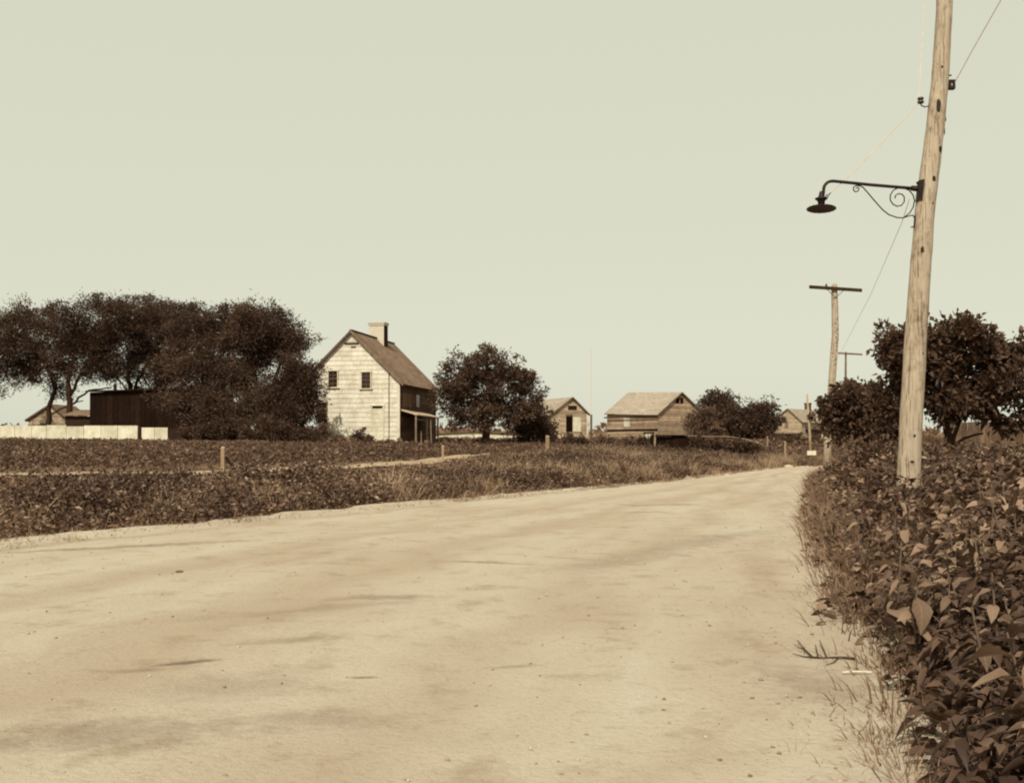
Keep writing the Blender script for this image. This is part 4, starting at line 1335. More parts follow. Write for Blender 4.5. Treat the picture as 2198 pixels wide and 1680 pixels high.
grass('tall_dry_grass', 'paler tall dry grass tufts on the bank left of the road', vg[tsel], (0.45 + 0.28 * RNG.random(len(tsel))) * short[tsel], 16, M['grass'], 0.014, 0.72, 0.10, splay=0.35)
sel = RNG.permutation(np.flatnonzero(vl > 0.55))[:2800]
grass('verge_undergrowth', 'short tangled undergrowth on the bank left of the road', vg[sel], 0.24 * short[sel], 12, M['weed'], 0.018, 0.5, 0.2, 'undergrowth')

# rough growth beyond the crop, round the buildings and at the bend
cand = scatter(15000, -62, 62, 60, 135)
l_, r_ = side(cand[:, 0], cand[:, 1])
keep = (l_ > 0.4) & (np.abs(cand[:, 0]) < cand[:, 1] * 0.6) & ~in_poly(cand[:, 0], cand[:, 1], fpoly)
fg = cand[keep]
pt = vnoise(fg[:, 0], fg[:, 1], 5.0, 71)
fh = 0.25 + 0.45 * pt
leaves_on('rough_growth', 'rough low growth round the farm buildings', 'undergrowth', fg, fh, 8, 0.60, 0.34, 0.20, M['crop'], tint=0.45)
cand = scatter(6500, 4, 40, 40, 76)
l_, r_ = side(cand[:, 0], cand[:, 1])
keep = (l_ > 0.3) & (l_ < 22) & ~in_poly(cand[:, 0], cand[:, 1], fpoly)
fg = cand[keep]
grass('bend_grass', 'grass beyond the bend of the road', fg, 0.18 + 0.25 * vnoise(fg[:, 0], fg[:, 1], 2.0, 72), 12, M['grass'], 0.04, 0.36, 0.3)

# right bank
cand = scatter(60000, 0.2, 30, 1.2, 46)
l_, r_ = side(cand[:, 0], cand[:, 1])
keep = (r_ > 0.05) & (r_ < 9) & (cand[:, 0] < cand[:, 1] * 0.60 + 0.5)
rb, rr_ = cand[keep], r_[keep]
# thin out with distance
pk = RNG.random(len(rb)) < np.clip(14.0 / rb[:, 1], 0.25, 1.0)
rb, rr_ = rb[pk], rr_[pk]
rim = ss(0.0, 1.3, rr_)
near = rb[:, 1] < 9
h1 = (0.16 + 0.44 * rim) * (0.40 + 1.0 * vnoise(rb[:, 0], rb[:, 1], 0.8, 81))
leafy = (rr_ > 0.12) & (RNG.random(len(rb)) < np.where(rr_ > 0.6, 0.72, 0.45))
far_b = leafy & (rb[:, 1] > 6) & (rb[:, 1] <= 15)
leaves_on('bank_weeds', 'dense leafy weeds on the bank right of the road', 'weeds', rb[far_b], h1[far_b], 14, 0.26, 0.115, 0.062, M['weed'], up=0.3, tint=0.42, tvar=0.95, fine=True)
far_c = leafy & (rb[:, 1] > 15)
leaves_on('far_bank_weeds', 'leafy weeds on the bank right of the road beyond the near pole', 'weeds', rb[far_c], h1[far_c], 14, 0.26, 0.12, 0.065, M['weed'], up=0.3, tint=0.42, tvar=0.95)
cand = scatter(2000, 1.2, 6.5, 2.0, 6.4)
l_, r_ = side(cand[:, 0], cand[:, 1])
nb = cand[(r_ > 0.30) & (cand[:, 0] < cand[:, 1] * 0.60 + 0.6)]
nr = seg_dist(nb[:, 0], nb[:, 1], RP)
leaves_on('near_bank_weeds', 'small leaved weeds filling the near right bank', 'weeds', nb, (0.18 + 0.42 * ss(0, 1.2, nr)) * (0.7 + 0.5 * RNG.random(len(nb))), 21, 0.17, 0.082, 0.044, M['weed'], up=0.25, tint=0.28, tvar=0.7, fine=True)
edge = rb[(rr_ < 1.3) & (rb[:, 1] > 4.5)]
eh = (0.10 + 0.16 * ss(4, 14, edge[:, 1])) + 0.14 * vnoise(edge[:, 0], edge[:, 1], 0.8, 82)
grass('bank_grass', 'grass fringing the right edge of the road', edge, eh, 9, M['grass'], 0.009, 0.42, 0.10, splay=0.3)
cand = scatter(1500, 0.8, 6, 2.5, 14)
l_, r_ = side(cand[:, 0], cand[:, 1])
tf = cand[(r_ > 0.0) & (r_ < 0.8) & (vnoise(cand[:, 0], cand[:, 1], 0.6, 83) > 0.42)]
grass('edge_tufts', 'dry grass tufts spilling onto the road at right', tf, 0.08 + 0.12 * RNG.random(len(tf)), 30, M['grass'], 0.0055, 0.48, 0.045, splay=0.55)

ed_u = RNG.random(900)
dd_ = 2.6 + 30 * ed_u ** 1.7
ex = np.interp(dd_, RP[:, 1], RP[:, 0]) + RNG.normal(size=900) * 0.13 + 0.03
lit = np.stack([ex, dd_], 1)
grass('edge_litter', 'flattened dry grass and straw lying along the right road edge', lit, 0.05 + 0.08 * RNG.random(len(lit)), 8, M['grass'], 0.0045, 0.6, 0.05, splay=1.6, cat='straw')
dd_ = 9 + 40 * RNG.random(2600) ** 1.3
ex = np.interp(dd_, LP[:, 1], LP[:, 0]) + RNG.normal(size=2600) * 0.20 + 0.05
lit = np.stack([ex, dd_], 1)
grass('verge_litter', 'flattened dry grass lying along the left road edge', lit, 0.07 + 0.10 * RNG.random(len(lit)), 8, M['grass'], 0.011, 0.5, 0.09, splay=1.4, cat='straw')

# ---- broad-leaved plants in the right foreground: every leaf its own piece
def leaf_shape(kind):
    rows_ = 6
    prof = {0: [0.0, 0.72, 1.0, 0.86, 0.5, 0.0], 1: [0.0, 0.55, 0.9, 1.0, 0.66, 0.0], 2: [0.0, 0.8, 0.95, 0.7, 0.36, 0.0], 3: [0.0, 0.6, 1.0, 0.9, 0.55, 0.0], 4: [0.0, 0.9, 1.0, 0.75, 0.4, 0.0]}[kind]
    asp = (0.30, 0.26, 0.35, 0.17, 0.23)[kind]
    v, f = [], []
    for i in range(rows_):
        t = i / (rows_ - 1)
        y = t; zc = 0.10 * math.sin(t * math.pi * 0.9) - (0.32, 0.5, 0.25, 0.7, 0.15)[kind] * t * t
        w = prof[i] * asp
        wav = 0.045 * math.sin(i * 2.4 + kind)
        v += [(-w, y - 0.05 * prof[i], zc + w * 0.35 + wav), (0, y, zc), (w, y - 0.05 * prof[i], zc + w * 0.35 - wav)]
    for i in range(rows_ - 1):
        a = i * 3
        f += [(a, a + 1, a + 4, a + 3), (a + 1, a + 2, a + 5, a + 4)]
    me = bpy.data.meshes.new('leaf'); me.from_pydata(v, [], f); me.update()
    me.materials.append(M['big_leaf'])
    me.polygons.foreach_set('use_smooth', [True] * len(me.polygons))
    return me
LEAF = [leaf_shape(k) for k in range(5)]

def broad_plant(x, y, h, nl, size, label, lean=(0, 0)):
    z0 = zt(x, y)
    root = empty('broadleaf_weed', (x, y, z0)); tag(root, label, 'weed', 'broad leaved weeds on the right bank')
    top = Vector((lean[0], lean[1], h))
    pts = [Vector((0, 0, -0.05)), top * 0.5 + Vector((random.uniform(-.03, .03), random.uniform(-.03, .03), 0)), top]
    mb = MB(); mb.tube(pts, [0.009, 0.007, 0.004], 5); mb.build('stem', M['stem'], root, smooth=True)
    for k in range(nl):
        t = 0.18 + 0.82 * (k + random.random() * 0.5) / nl
        p = pts[0].lerp(pts[1], t * 2) if t < 0.5 else pts[1].lerp(pts[2], min(1, t * 2 - 1))
        o = bpy.data.objects.new('leaf', random.choice(LEAF)); col.objects.link(o); o.parent = root
        o.location = p
        s = size * random.uniform(0.45, 1.25) * (1.0 if t < 0.85 else 0.7)
        o.scale = (s * random.uniform(0.85, 1.15), s, s)
        az = k * 2.4 + random.uniform(-0.5, 0.5)
        o.rotation_euler = (random.uniform(-0.55, 0.35) + (0.5 if t > 0.9 else 0), random.uniform(-0.4, 0.4), az)
SPOTS = [  # picture place of the plant's foot line (x), distance, height, leaves, leaf size, words
    (1935, 6.0, 0.66, 16, 0.17, 'broad leaved weed standing just below the foot of the near pole'),
    (1975, 5.4, 0.62, 16, 0.155, 'largest leaved weed, drooping pale leaves on the bank right of the road'),
    (2030, 5.8, 0.66, 15, 0.17, 'broad leaved weed with pale leaves, right of the near pole'),
]
for s in SPOTS:
    broad_plant(X(s[0], s[1]), s[1], s[2], s[3], s[4], s[5])
cnt = 0
while cnt < 92:
    d = 2.7 + 6.3 * random.random() ** 1.5
    xr_ = float(np.interp(d, RP[:, 1], RP[:, 0]))
    x = xr_ + random.uniform(0.5, 2.6 if d < 5 else 3.6)
    if x > d * 0.56 + 0.25:
        continue
    dr_ = x - xr_
    broad_plant(x, d, random.uniform(0.30, 0.50) + 0.16 * min(dr_, 1.2), random.randint(9, 14), random.uniform(0.11, 0.185), ('broad leaved weed in the thicket at the lower right corner' if d < 4.6 else 'broad leaved weed in the middle of the right bank thicket' if d < 6.8 else 'small looking broad leaved weed on the bank toward the near pole'), (random.uniform(-.12, .05), random.uniform(-.08, .08)))
    cnt += 1

# ------------------------------------------------------------------ trees
TW = 'dark trees massed at the left'
def willow(label, px, d, lobes, forks, nclu, **kw):
    b = at(px, d)
    return tree('shade_tree', label, b, lobes, [([b] + [tuple(P(*q)) for q in f], r) for f, r in forks], 0.3, nclu, 46, 0.40, 0.24, 0.075, M['tree'], TW, twigs=110, **kw)
willow('leftmost dark tree with bare low branches over the pale cottage', 100, 84,
       [lob(60, 730, 84, 90, 75), lob(-20, 760, 84, 90, 90), lob(120, 720, 83, 75, 70), lob(95, 790, 84, 60, 45), lob(20, 700, 84, 60, 60), lob(112, 820, 84, 34, 34)],
       [([(104, 880, 84), (120, 830, 84), (90, 760, 84)], 0.26), ([(108, 890, 84), (150, 868, 84), (178, 860, 83)], 0.10)], 820)
willow('tall dark tree with forked trunk behind the left end of the black shed', 150, 82,
       [lob(165, 700, 82, 75, 62), lob(230, 695, 83, 70, 58), lob(185, 760, 82, 75, 50), lob(270, 740, 84, 60, 50), lob(205, 800, 82, 50, 26), lob(300, 690, 84, 60, 40)],
       [([(150, 860, 82), (146, 820, 82), (165, 740, 82)], 0.30), ([(152, 870, 82), (190, 838, 82), (240, 832, 83)], 0.13), ([(150, 850, 82), (180, 790, 82), (230, 720, 83)], 0.17)], 820)
willow('dark tree rising straight behind the stove pipe of the black shed', 285, 88,
       [lob(300, 705, 88, 70, 58), lob(350, 725, 88, 65, 62), lob(330, 790, 87, 70, 42), lob(258, 790, 88, 46, 34), lob(370, 690, 88, 60, 40), lob(330, 840, 86, 60, 30)],
       [([(280, 840, 88), (272, 790, 88), (300, 720, 88)], 0.28), ([(283, 850, 88), (310, 790, 88), (350, 740, 88)], 0.2), ([(281, 845, 88), (240, 800, 88)], 0.12)], 760)
willow('broad dark tree over the right half of the black shed', 430, 80,
       [lob(420, 712, 80, 75, 60), lob(490, 708, 80, 65, 58), lob(370, 760, 80, 50, 60), lob(440, 800, 78, 85, 60), lob(400, 855, 75, 55, 40), lob(470, 870, 74, 60, 45)],
       [([(432, 880, 80), (440, 810, 80), (420, 730, 80)], 0.3), ([(434, 890, 80), (480, 800, 80), (500, 730, 80)], 0.22)], 1050)
willow('dark tree with thin rising branches left of the old house', 560, 76,
       [lob(545, 715, 76, 62, 60), lob(590, 725, 76, 48, 55), lob(535, 800, 76, 62, 50), lob(628, 722, 76, 26, 30), lob(550, 870, 73, 65, 42)],
       [([(556, 890, 76), (548, 820, 76), (540, 740, 76)], 0.26), ([(558, 895, 76), (590, 810, 76), (615, 740, 76)], 0.2), ([(557, 890, 76), (520, 810, 76), (500, 750, 76)], 0.16)], 900)
willow('lower rounded tree touching the left corner of the old house', 645, 69,
       [lob(634, 815, 69, 28, 40), lob(654, 808, 69, 10, 24), lob(612, 870, 69, 46, 42), lob(650, 868, 69, 14, 34), lob(595, 890, 68, 40, 32)],
       [([(645, 900, 69), (650, 840, 69), (648, 790, 69)], 0.18), ([(644, 905, 69), (620, 850, 69)], 0.12)], 560, dark=0.05)

b = at(1043, 74)
tree('round_tree', 'round spreading orchard tree with forked trunk between old house and small shed', b,
     [lob(1045, 785, 74, 55, 38), lob(990, 815, 74, 42, 40), lob(1095, 815, 74, 46, 40), lob(1045, 840, 74, 70, 30), lob(975, 870, 74, 38, 30), lob(1010, 895, 74, 50, 26), lob(1090, 880, 74, 55, 30), lob(1130, 840, 74, 28, 40), lob(955, 845, 74, 22, 22)],
     [([b, tuple(P(1043, 915, 74)), tuple(P(1046, 880, 74)), tuple(P(1052, 815, 74))], 0.32), ([tuple(P(1043, 922, 74)), tuple(P(1062, 900, 74)), tuple(P(1095, 860, 74))], 0.15),
      ([tuple(P(1046, 880, 74)), tuple(P(1000, 840, 74))], 0.17)],
     0.3, 800, 34, 0.30, 0.21, 0.10, M['apple'], twigs=130, shell=(0.5, 1.04))
bush('round_bush', 'dark rounded bush at the right foot of the round orchard tree', 1135, 78, [lob(1115, 890, 78, 34, 32), lob(1148, 895, 78, 30, 34), lob(1165, 915, 78, 16, 24), lob(1120, 920, 78, 40, 16)], 260, 34, 0.26, 0.20, 0.10, M['tree'])
GT = 'trees right of the barn'
def rtree(label, px, d, lobes, n, **kw):
    b = at(px, d)
    tree('orchard_tree', label, b, lobes, [([b, tuple(P(px, 915, d)), tuple(P(px - 6, 880, d))], 0.2), ([b, tuple(P(px + 12, 900, d))], 0.12)], 0.2, n, 32, 0.36, 0.28, 0.13, M['tree'], GT, twigs=50, **kw)
rtree('dark round tree just behind the right gable of the barn', 1540, 110, [lob(1540, 878, 110, 36, 34), lob(1515, 895, 110, 26, 30), lob(1548, 912, 108, 44, 26)], 300)
rtree('dark tree in the middle of the group right of the barn', 1590, 106, [lob(1585, 893, 106, 30, 26), lob(1600, 915, 106, 38, 26)], 240)
rtree('rightmost dark tree of the group between barn and far house', 1636, 104, [lob(1625, 888, 104, 24, 26), lob(1645, 905, 104, 20, 32), lob(1628, 925, 103, 34, 22)], 260)
bush('brown_shrub', 'paler brown shrub before the right gable of the barn', 1492, 84, [lob(1485, 915, 84, 22, 22), lob(1512, 905, 84, 20, 30), lob(1530, 925, 84, 24, 16)], 170, 30, 0.24, 0.20, 0.10, M['crop'])
GS = 'shrubs at the foot of the old house'
bush('shrub', 'low dark shrub under the boarded door of the old house', 778, 69, [lob(776, 935, 69, 14, 14), lob(770, 945, 69, 22, 10)], 60, 28, 0.14, 0.14, 0.07, M['tree'], GS)
bush('shrub', 'spreading shrub at the left lower window of the old house', 705, 68, [lob(694, 930, 68, 18, 20), lob(676, 938, 68, 26, 16), lob(730, 948, 68, 22, 6)], 130, 28, 0.16, 0.15, 0.07, M['crop'], GS)
bush('shrub', 'dark low shrub before the tree left of the old house', 600, 66, [lob(595, 930, 66, 45, 22), lob(640, 938, 66, 40, 16), lob(545, 925, 66, 40, 24)], 230, 30, 0.18, 0.16, 0.08, M['tree'], GS)
bush('shrub', 'shrubby undergrowth beneath the broad dark tree', 470, 66.5, [lob(455, 925, 66.5, 45, 20), lob(500, 915, 66.5, 36, 28), lob(420, 928, 66.5, 30, 16)], 200, 30, 0.18, 0.16, 0.08, M['tree'], GS)
for (px, d, w_, t_) in ((1216, 70, 20, 938), (1250, 68, 22, 944), (1300, 66, 24, 946), (1350, 64, 22, 950), (1385, 62, 16, 944)):
    words = {1216: 'dark weed clump right of the pale path end post', 1250: 'dark weed clump below the right corner of the small shed', 1300: 'weed clump below the left end of the barn', 1350: 'weed clump below the pale shutter of the barn', 1385: 'weed clump left of the dark coop'}[px]
    bush('weed_clump', words, px, d, [lob(px, t_ + 16, d, w_, 16)], 60, 28, 0.17, 0.15, 0.08, M['tree'], 'weed clumps below the barn')

# right: tree behind the near pole, and its lower neighbour
RD = 27.0
b = at(2012, RD)
tree('roadside_tree', 'large leafy tree behind the near pole at the right edge', b,
     [lob(2040, 740, RD, 55, 60), lob(1975, 770, RD, 62, 62), lob(1925, 775, RD, 48, 50), lob(2090, 780, RD, 60, 90), lob(2000, 850, RD, 75, 42), lob(1915, 880, RD, 36, 50), lob(2080, 865, RD, 48, 40), lob(1935, 935, RD, 20, 28), lob(1895, 748, RD, 32, 28), lob(2160, 820, RD, 70, 110)],
     [([b, tuple(P(2035, 955, RD)), tuple(P(2030, 880, RD)), tuple(P(2010, 790, RD))], 0.14), ([tuple(P(2050, 1015, RD)), tuple(P(2046, 940, RD)), tuple(P(2075, 860, RD))], 0.09), ([tuple(P(2044, 960, RD)), tuple(P(2070, 940, RD)), tuple(P(2110, 930, RD))], 0.06),
      ([tuple(P(1975, 1010, RD)), tuple(P(1945, 960, RD)), tuple(P(1925, 900, RD))], 0.08)],
     0.15, 620, 34, 0.17, 0.17, 0.095, M['apple'], 'trees right of the road', twigs=110, dark=0.03)
RD2 = 31.0
b = at(1850, RD2)
tree('roadside_tree', 'lower bushy tree between the near pole and the second pole', b,
     [lob(1838, 875, RD2, 42, 36), lob(1808, 893, RD2, 24, 36), lob(1865, 885, RD2, 36, 44), lob(1888, 925, RD2, 24, 30), lob(1815, 926, RD2, 20, 16)],
     [([b, tuple(P(1850, 960, RD2)), tuple(P(1840, 890, RD2))], 0.10), ([b, tuple(P(1890, 960, RD2)), tuple(P(1875, 900, RD2))], 0.08)],
     0.1, 300, 34, 0.17, 0.17, 0.095, M['apple'], 'trees right of the road', twigs=60)
bush('brown_shrub', 'low brown shrub behind the foot of the near pole', 1925, 22, [lob(1905, 985, 22, 40, 22), lob(1985, 990, 22, 50, 20)], 90, 30, 0.14, 0.12, 0.06, M['crop'])

# distant wood along the horizon
cw_ = scatter(2600, -260, 330, 210, 330)
cw_ = cw_[np.abs(cw_[:, 0]) < cw_[:, 1] * 0.75]
fhh = 2.2 + 2.4 * vnoise(cw_[:, 0], cw_[:, 1], 30.0, 91)
leaves_on('far_wood', 'low line of far trees along the horizon', 'wood', cw_, fhh, 16, 3.0, 1.3, 0.9, M['crop'], tint=0.75)

# ------------------------------------------------------------------ the dark coop and fences by the bend
KD = 57.0
ck = empty('dark_coop', at(1402, KD)); tag(ck, 'dark board coop with pale corner post before the barn', 'coop')
kb = Vector(ck.location)
kx = lambda px: X(px, KD) - kb.x
kz = lambda py: Z(py, KD) - kb.z
mb = MB(); mb.hexa([(kx(1404), 0, -0.2), (kx(1474), -0.15, -0.2), (kx(1474), 1.6, -0.2), (kx(1404), 1.6, -0.2), (kx(1404), 0, kz(935)), (kx(1474), -0.15, kz(935.5)), (kx(1474), 1.6, kz(934)), (kx(1404), 1.6, kz(934))])
cwl = mb.build('wall', M['black_wood'], ck)
px = 1407.0
while px < 1472:
    wd = random.uniform(5.5, 8.5); a, b_ = kx(px + 0.3), kx(min(px + wd, 1474))
    mb = MB(); yy = -0.15 * (px - 1404) / 70 - 0.012; o_ = random.uniform(0.0, 0.02)
    mb.box(a, b_, yy - 0.025 - o_, yy, -0.2, kz(935 + random.uniform(0, 2.5))); mb.build('board', M['black_wood'], cwl)
    px += wd
mb = MB(); mb.hexa([(kx(1402), -0.10, -0.2), (kx(1406), -0.10, -0.2), (kx(1406), -0.02, -0.2), (kx(1402), -0.02, -0.2), (kx(1404), -0.10, kz(930)), (kx(1407.5), -0.10, kz(930)), (kx(1407.5), -0.02, kz(930)), (kx(1404), -0.02, kz(930))]); mb.build('corner_post', M['post'], ck)
mb = MB(); mb.box(kx(1408), kx(1440), -0.14, -0.07, kz(937.5), kz(935.2)); mb.build('top_rail', M['post'], ck)
mb = MB(); mb.box(kx(1406), kx(1476), -0.3, 1.7, kz(934.5), kz(933)); mb.build('roof', M['dark_roof'], ck)

pf = empty('rail_fence', at(1478, 58)); tag(pf, 'fence with a pale wavy top rail running from coop to bend', 'fence')
pb = Vector(pf.location)
line = [(1474, 934.5, 58), (1515, 937, 58.5), (1560, 936.5, 59.5), (1600, 942, 60.5), (1625, 949, 61)]
mb = MB(); mb.tube([P(*q) - pb for q in line], 0.032, 6); mb.build('rail', M['post'], pf)
for (px, py, d) in line:
    p = P(px, py, d); zb = zt(p.x, p.y)
    mb = MB(); mb.tube([(p.x - pb.x, p.y + 0.06 - pb.y, zb - 0.3 - pb.z), (p.x - pb.x, p.y + 0.06 - pb.y, p.z + 0.03 - pb.z)], 0.045, 6); mb.build('post', M['brown_wood'], pf)
for k in range(1, 5):
    pts = []
    for (px, py, d) in line:
        p = P(px, py, d); zb = zt(p.x, p.y); p.z = zb + (p.z - zb) * k / 5
        pts.append(p - pb)
    mb = MB(); mb.tube(pts, 0.006, 4); mb.build('wire', M['iron'], pf)
bush('hedge', 'dark low overgrowth smothering the pale rail fence', 1540, 57.3, [lob(1495, 957, 57.0, 22, 13), lob(1535, 957, 57.4, 28, 12), lob(1580, 961, 58.2, 26, 11), lob(1612, 966, 59, 16, 9)], 260, 30, 0.12, 0.15, 0.08, M['tree'], cat='hedge')
for (px, yb, yt, wp, lab) in ((1610, 968, 947, 4, 'short post furthest left of the posts before the far house'), (1626, 981, 950, 6, 'thick pale post beside the end of the rail fence'),
                              (1647, 976, 937, 3.5, 'tall slim post before the trees left of the far house'), (1685, 989, 948, 4, 'slim post before the far house, left of the sign')):
    fence_post(px, yb, yt, wp, lab, d=min(hit(px, yb)[1], 66), group='posts at the bend')
# arched garden trellis under the far house
tr_ = empty('garden_trellis', at(1690, 78)); tag(tr_, 'low arched garden trellis of thin slats before the far house', 'trellis')
tb = Vector(tr_.location)
for k in range(2):
    pts = []
    for i in range(13):
        a = math.pi * i / 12
        px = 1660 + 34 + k * 46 - 26 * math.cos(a); py = 958 - 16 * math.sin(a) - k * 2
        pts.append(P(px, py, 78) - tb)
    mb = MB(); mb.tube(pts, 0.05, 5); mb.build('arch', M['dark_wood'], tr_)
for i in range(9):
    px = 1664 + i * 11
    p = P(px, 947, 78); zb = zt(p.x, p.y)
    mb = MB(); mb.box(p.x - tb.x - 0.035, p.x - tb.x + 0.035, 0.06, 0.09, zb - 0.2 - tb.z, p.z - tb.z); mb.build('slat', M['brown_wood'], tr_)
mb = MB(); mb.box(X(1658, 78) - tb.x, X(1762, 78) - tb.x, 0.10, 0.14, Z(957, 78) - tb.z, Z(954.5, 78) - tb.z); mb.build('rail', M['brown_wood'], tr_)
bush('hedge', 'dark clipped hedge across the front of the far house', 1705, 84, [lob(1675, 948, 84, 16, 9), lob(1705, 950, 84, 24, 10), lob(1745, 950, 84, 22, 12)], 150, 26, 0.2, 0.18, 0.09, M['tree'], cat='hedge')
# leaning pole with a blank pale board sign
SGD = 54.5
sg = empty('sign_pole', at(1741, SGD)); tag(sg, 'slender leaning pole with a small blank pale sign board at the bend', 'sign pole')
sb = Vector(sg.location)
mb = MB(); mb.tube([Vector((0, 0, -0.3)), P(1738, 930, SGD) - sb, P(1732.5, 846, SGD) - sb], [0.085, 0.07, 0.045], 8); mb.build('pole', M['post'], sg, smooth=True)
mb = MB(); a, b_ = P(1731, 976.5, SGD) - sb, P(1750, 967, SGD) - sb; mb.box(a.x, b_.x, -0.14, -0.10, a.z, b_.z); mb.build('sign_board', M['white'], sg)

# pale stones at the road's far edge
def stone(px, py, w_, label):
    x, y = px_ground(px, py)
    bm = bmesh.new(); bmesh.ops.create_icosphere(bm, subdivisions=2, radius=1)
    for v in bm.verts:
        k = 1 + 0.25 * (random.random() - 0.5); v.co = Vector((v.co.x * w_ * k, v.co.y * w_ * 0.7 * k, v.co.z * w_ * 0.45 * k))
    me = bpy.data.meshes.new('stone'); bm.to_mesh(me); bm.free()
    o = link('stone', me, M['stone']); o.location = (x, y, zt(x, y) + w_ * 0.25); tag(o, label, 'stone')
stone(1692, 1004, 0.22, 'pale stone at the far left edge of the road near the bend')
stone(1560, 1020, 0.10, 'tiny pale stone by the grass left of the road')
for (px, py, s, lab) in ((385, 1240, 0.026, 'small dark clod on the road at the left'), (1725, 1187, 0.028, 'dark clod on the road beside the right bank')):
    x, y = px_ground(px, py)
    bm = bmesh.new(); bmesh.ops.create_icosphere(bm, subdivisions=1, radius=1)
    for v in bm.verts: v.co = Vector((v.co.x * s * 1.6, v.co.y * s, v.co.z * s * 0.6)) * random.uniform(0.8, 1.2)
    me = bpy.data.meshes.new('clod'); bm.to_mesh(me); bm.free()
    o = link('clod', me, M['brown_wood']); o.location = (x, y, road_z(x, y) + s * 0.2); tag(o, lab, 'clod')

# loose gravel and crumbs of earth on the road
def gravel(n):
    d = 2.6 + 16 * RNG.random(n) ** 1.6
    xl = np.interp(d, LP[:, 1], LP[:, 0]) + 0.3; xr_ = np.interp(d, RP[:, 1], RP[:, 0]) - 0.1
    u = RNG.random(n)
    u = np.where(RNG.random(n) < 0.45, u ** 4, np.where(RNG.random(n) < 0.5, 1 - (1 - u) ** 0.25 * 0.0 - u ** 3 * 0.2, u))
    x = xl + (xr_ - xl) * np.clip(u, 0, 1)
    ok_ = np.abs(x) < d * 0.55
    x, d = x[ok_], d[ok_]
    m = len(x)
    # height of the road under each pebble
    z = np.empty(m)
    for i in range(0, m, 400):
        dd = (RXY[None, :, 0] - x[i:i + 400, None]) ** 2 + (RXY[None, :, 1] - d[i:i + 400, None]) ** 2
        z[i:i + 400] = rz[np.argmin(dd, axis=1)]
    sz_ = (0.003 + 0.011 * RNG.random(m) ** 4)
    base_ = np.array([(1, 0, 0), (-0.5, 0.87, 0), (-0.5, -0.87, 0), (0, 0, 0.75), (0, 0, -0.6), (-0.9, 0.1, 0.2)])
    ang_ = RNG.random(m) * 6.28
    cs, sn = np.cos(ang_), np.sin(ang_)
    pb = base_[None] * (0.75 + 0.5 * RNG.random((m, 6, 3)))
    vx = pb[..., 0] * cs[:, None] - pb[..., 1] * sn[:, None]; vy = pb[..., 0] * sn[:, None] + pb[..., 1] * cs[:, None]
    V_ = np.stack([x[:, None] + vx * sz_[:, None], d[:, None] + vy * sz_[:, None], z[:, None] + (pb[..., 2] + 0.15) * sz_[:, None]], 2).reshape(-1, 3)
    i6 = np.arange(m) * 6
    tr = [(0, 1, 3), (1, 5, 3), (5, 2, 3), (2, 0, 3), (1, 0, 4), (5, 1, 4), (2, 5, 4), (0, 2, 4)]
    Q_ = np.concatenate([np.stack([i6 + a, i6 + b, i6 + c], 1) for a, b, c in tr])
    tn = RNG.random(m)
    return np_mesh('gravel', V_, Q_, np.tile(tn, len(tr)))
M['gravel'] = mat_leaf('road_gravel', (0.20, 0.13, 0.080, 1), (0.34, 0.25, 0.165, 1), (0.50, 0.41, 0.29, 1), trans=0.0, gloss=0.95)
tag(link('gravel', gravel(5200), M['gravel']), 'loose gravel and crumbs of earth scattered on the road', 'gravel', kind='stuff')

# twigs on the road
def twig(px, py, L_, ang, label, mat, br=3, r=0.005):
    x, y = px_ground(px, py)
    mb = MB()
    pts = [Vector((0, 0, 0))]
    for i in range(4):
        pts.append(pts[-1] + Vector((math.cos(ang + random.uniform(-.2, .2)), math.sin(ang + random.uniform(-.2, .2)), random.uniform(-0.1, 0.18))) * L_ / 4)
    mb.tube(pts, [r * (1 - 0.17 * i) for i in range(5)], 5)
    for k in range(br):
        a = ang + random.choice((-1, 1)) * random.uniform(0.4, 0.9); s = pts[1 + k % 3]
        mb.tube([s, s + Vector((math.cos(a), math.sin(a), random.uniform(0.0, 0.45))) * L_ * 0.3, s + Vector((math.cos(a) * 1.0, math.sin(a) * 1.1, random.uniform(0.0, 0.5))) * L_ * 0.5], [r * .7, r * .5, r * .25], 4)
    o = mb.build('fallen_twig', mat); o.location = (x, y, road_z(x, y) + 0.006); tag(o, label, 'twig')
tw = [([(1835, 1426, .02), (1808, 1422, .012), (1785, 1420, .02), (1765, 1419, .012), (1744.5, 1418.5, .02), (1732, 1408, .03), (1724, 1400, .035), (1712, 1387, .05)], 0.0048),
      ([(1744.5, 1418.5, .02), (1725, 1416.5, .015), (1701, 1413, .03)], 0.003), ([(1756, 1419, .016), (1753, 1406, .03), (1750, 1396, .05)], 0.003),
      ([(1775, 1419.5, .016), (1768, 1404, .03), (1759, 1387, .06)], 0.003), ([(1728, 1404, .03), (1715, 1401, .035), (1705, 1396, .05)], 0.0022), ([(1800, 1421, .016), (1790, 1432, .012), (1772, 1438, .02)], 0.0025)]
t0 = px_ground(1770, 1419); mb = MB()
for pts, r_ in tw:
    vs = []
    for (a_, b_, c_) in pts:
        x, y = px_ground(a_, b_); vs.append((x - t0[0], y - t0[1], road_z(x, y) + c_ * 0.5 - 0.002))
    r_ = r_ * 1.9
    mb.tube(vs, [r_ * (1 - 0.6 * i / (len(vs) - 1)) for i in range(len(vs))], 5)
o = mb.build('fallen_twig', M['twig']); o.location = (t0[0], t0[1], 0); tag(o, 'branching dead twig lying on the road edge at lower right', 'twig')
twig(1755, 1112, 0.42, math.pi, 'short dark twig sticking out of the right bank', M['twig'], 1, 0.014)
mb = MB(); x, y = px_ground(1838, 1457); mb.tube([(-0.07, 0.01, 0), (0, 0, 0.006), (0.08, -0.005, 0.004)], [0.005, 0.0065, 0.005], 6)
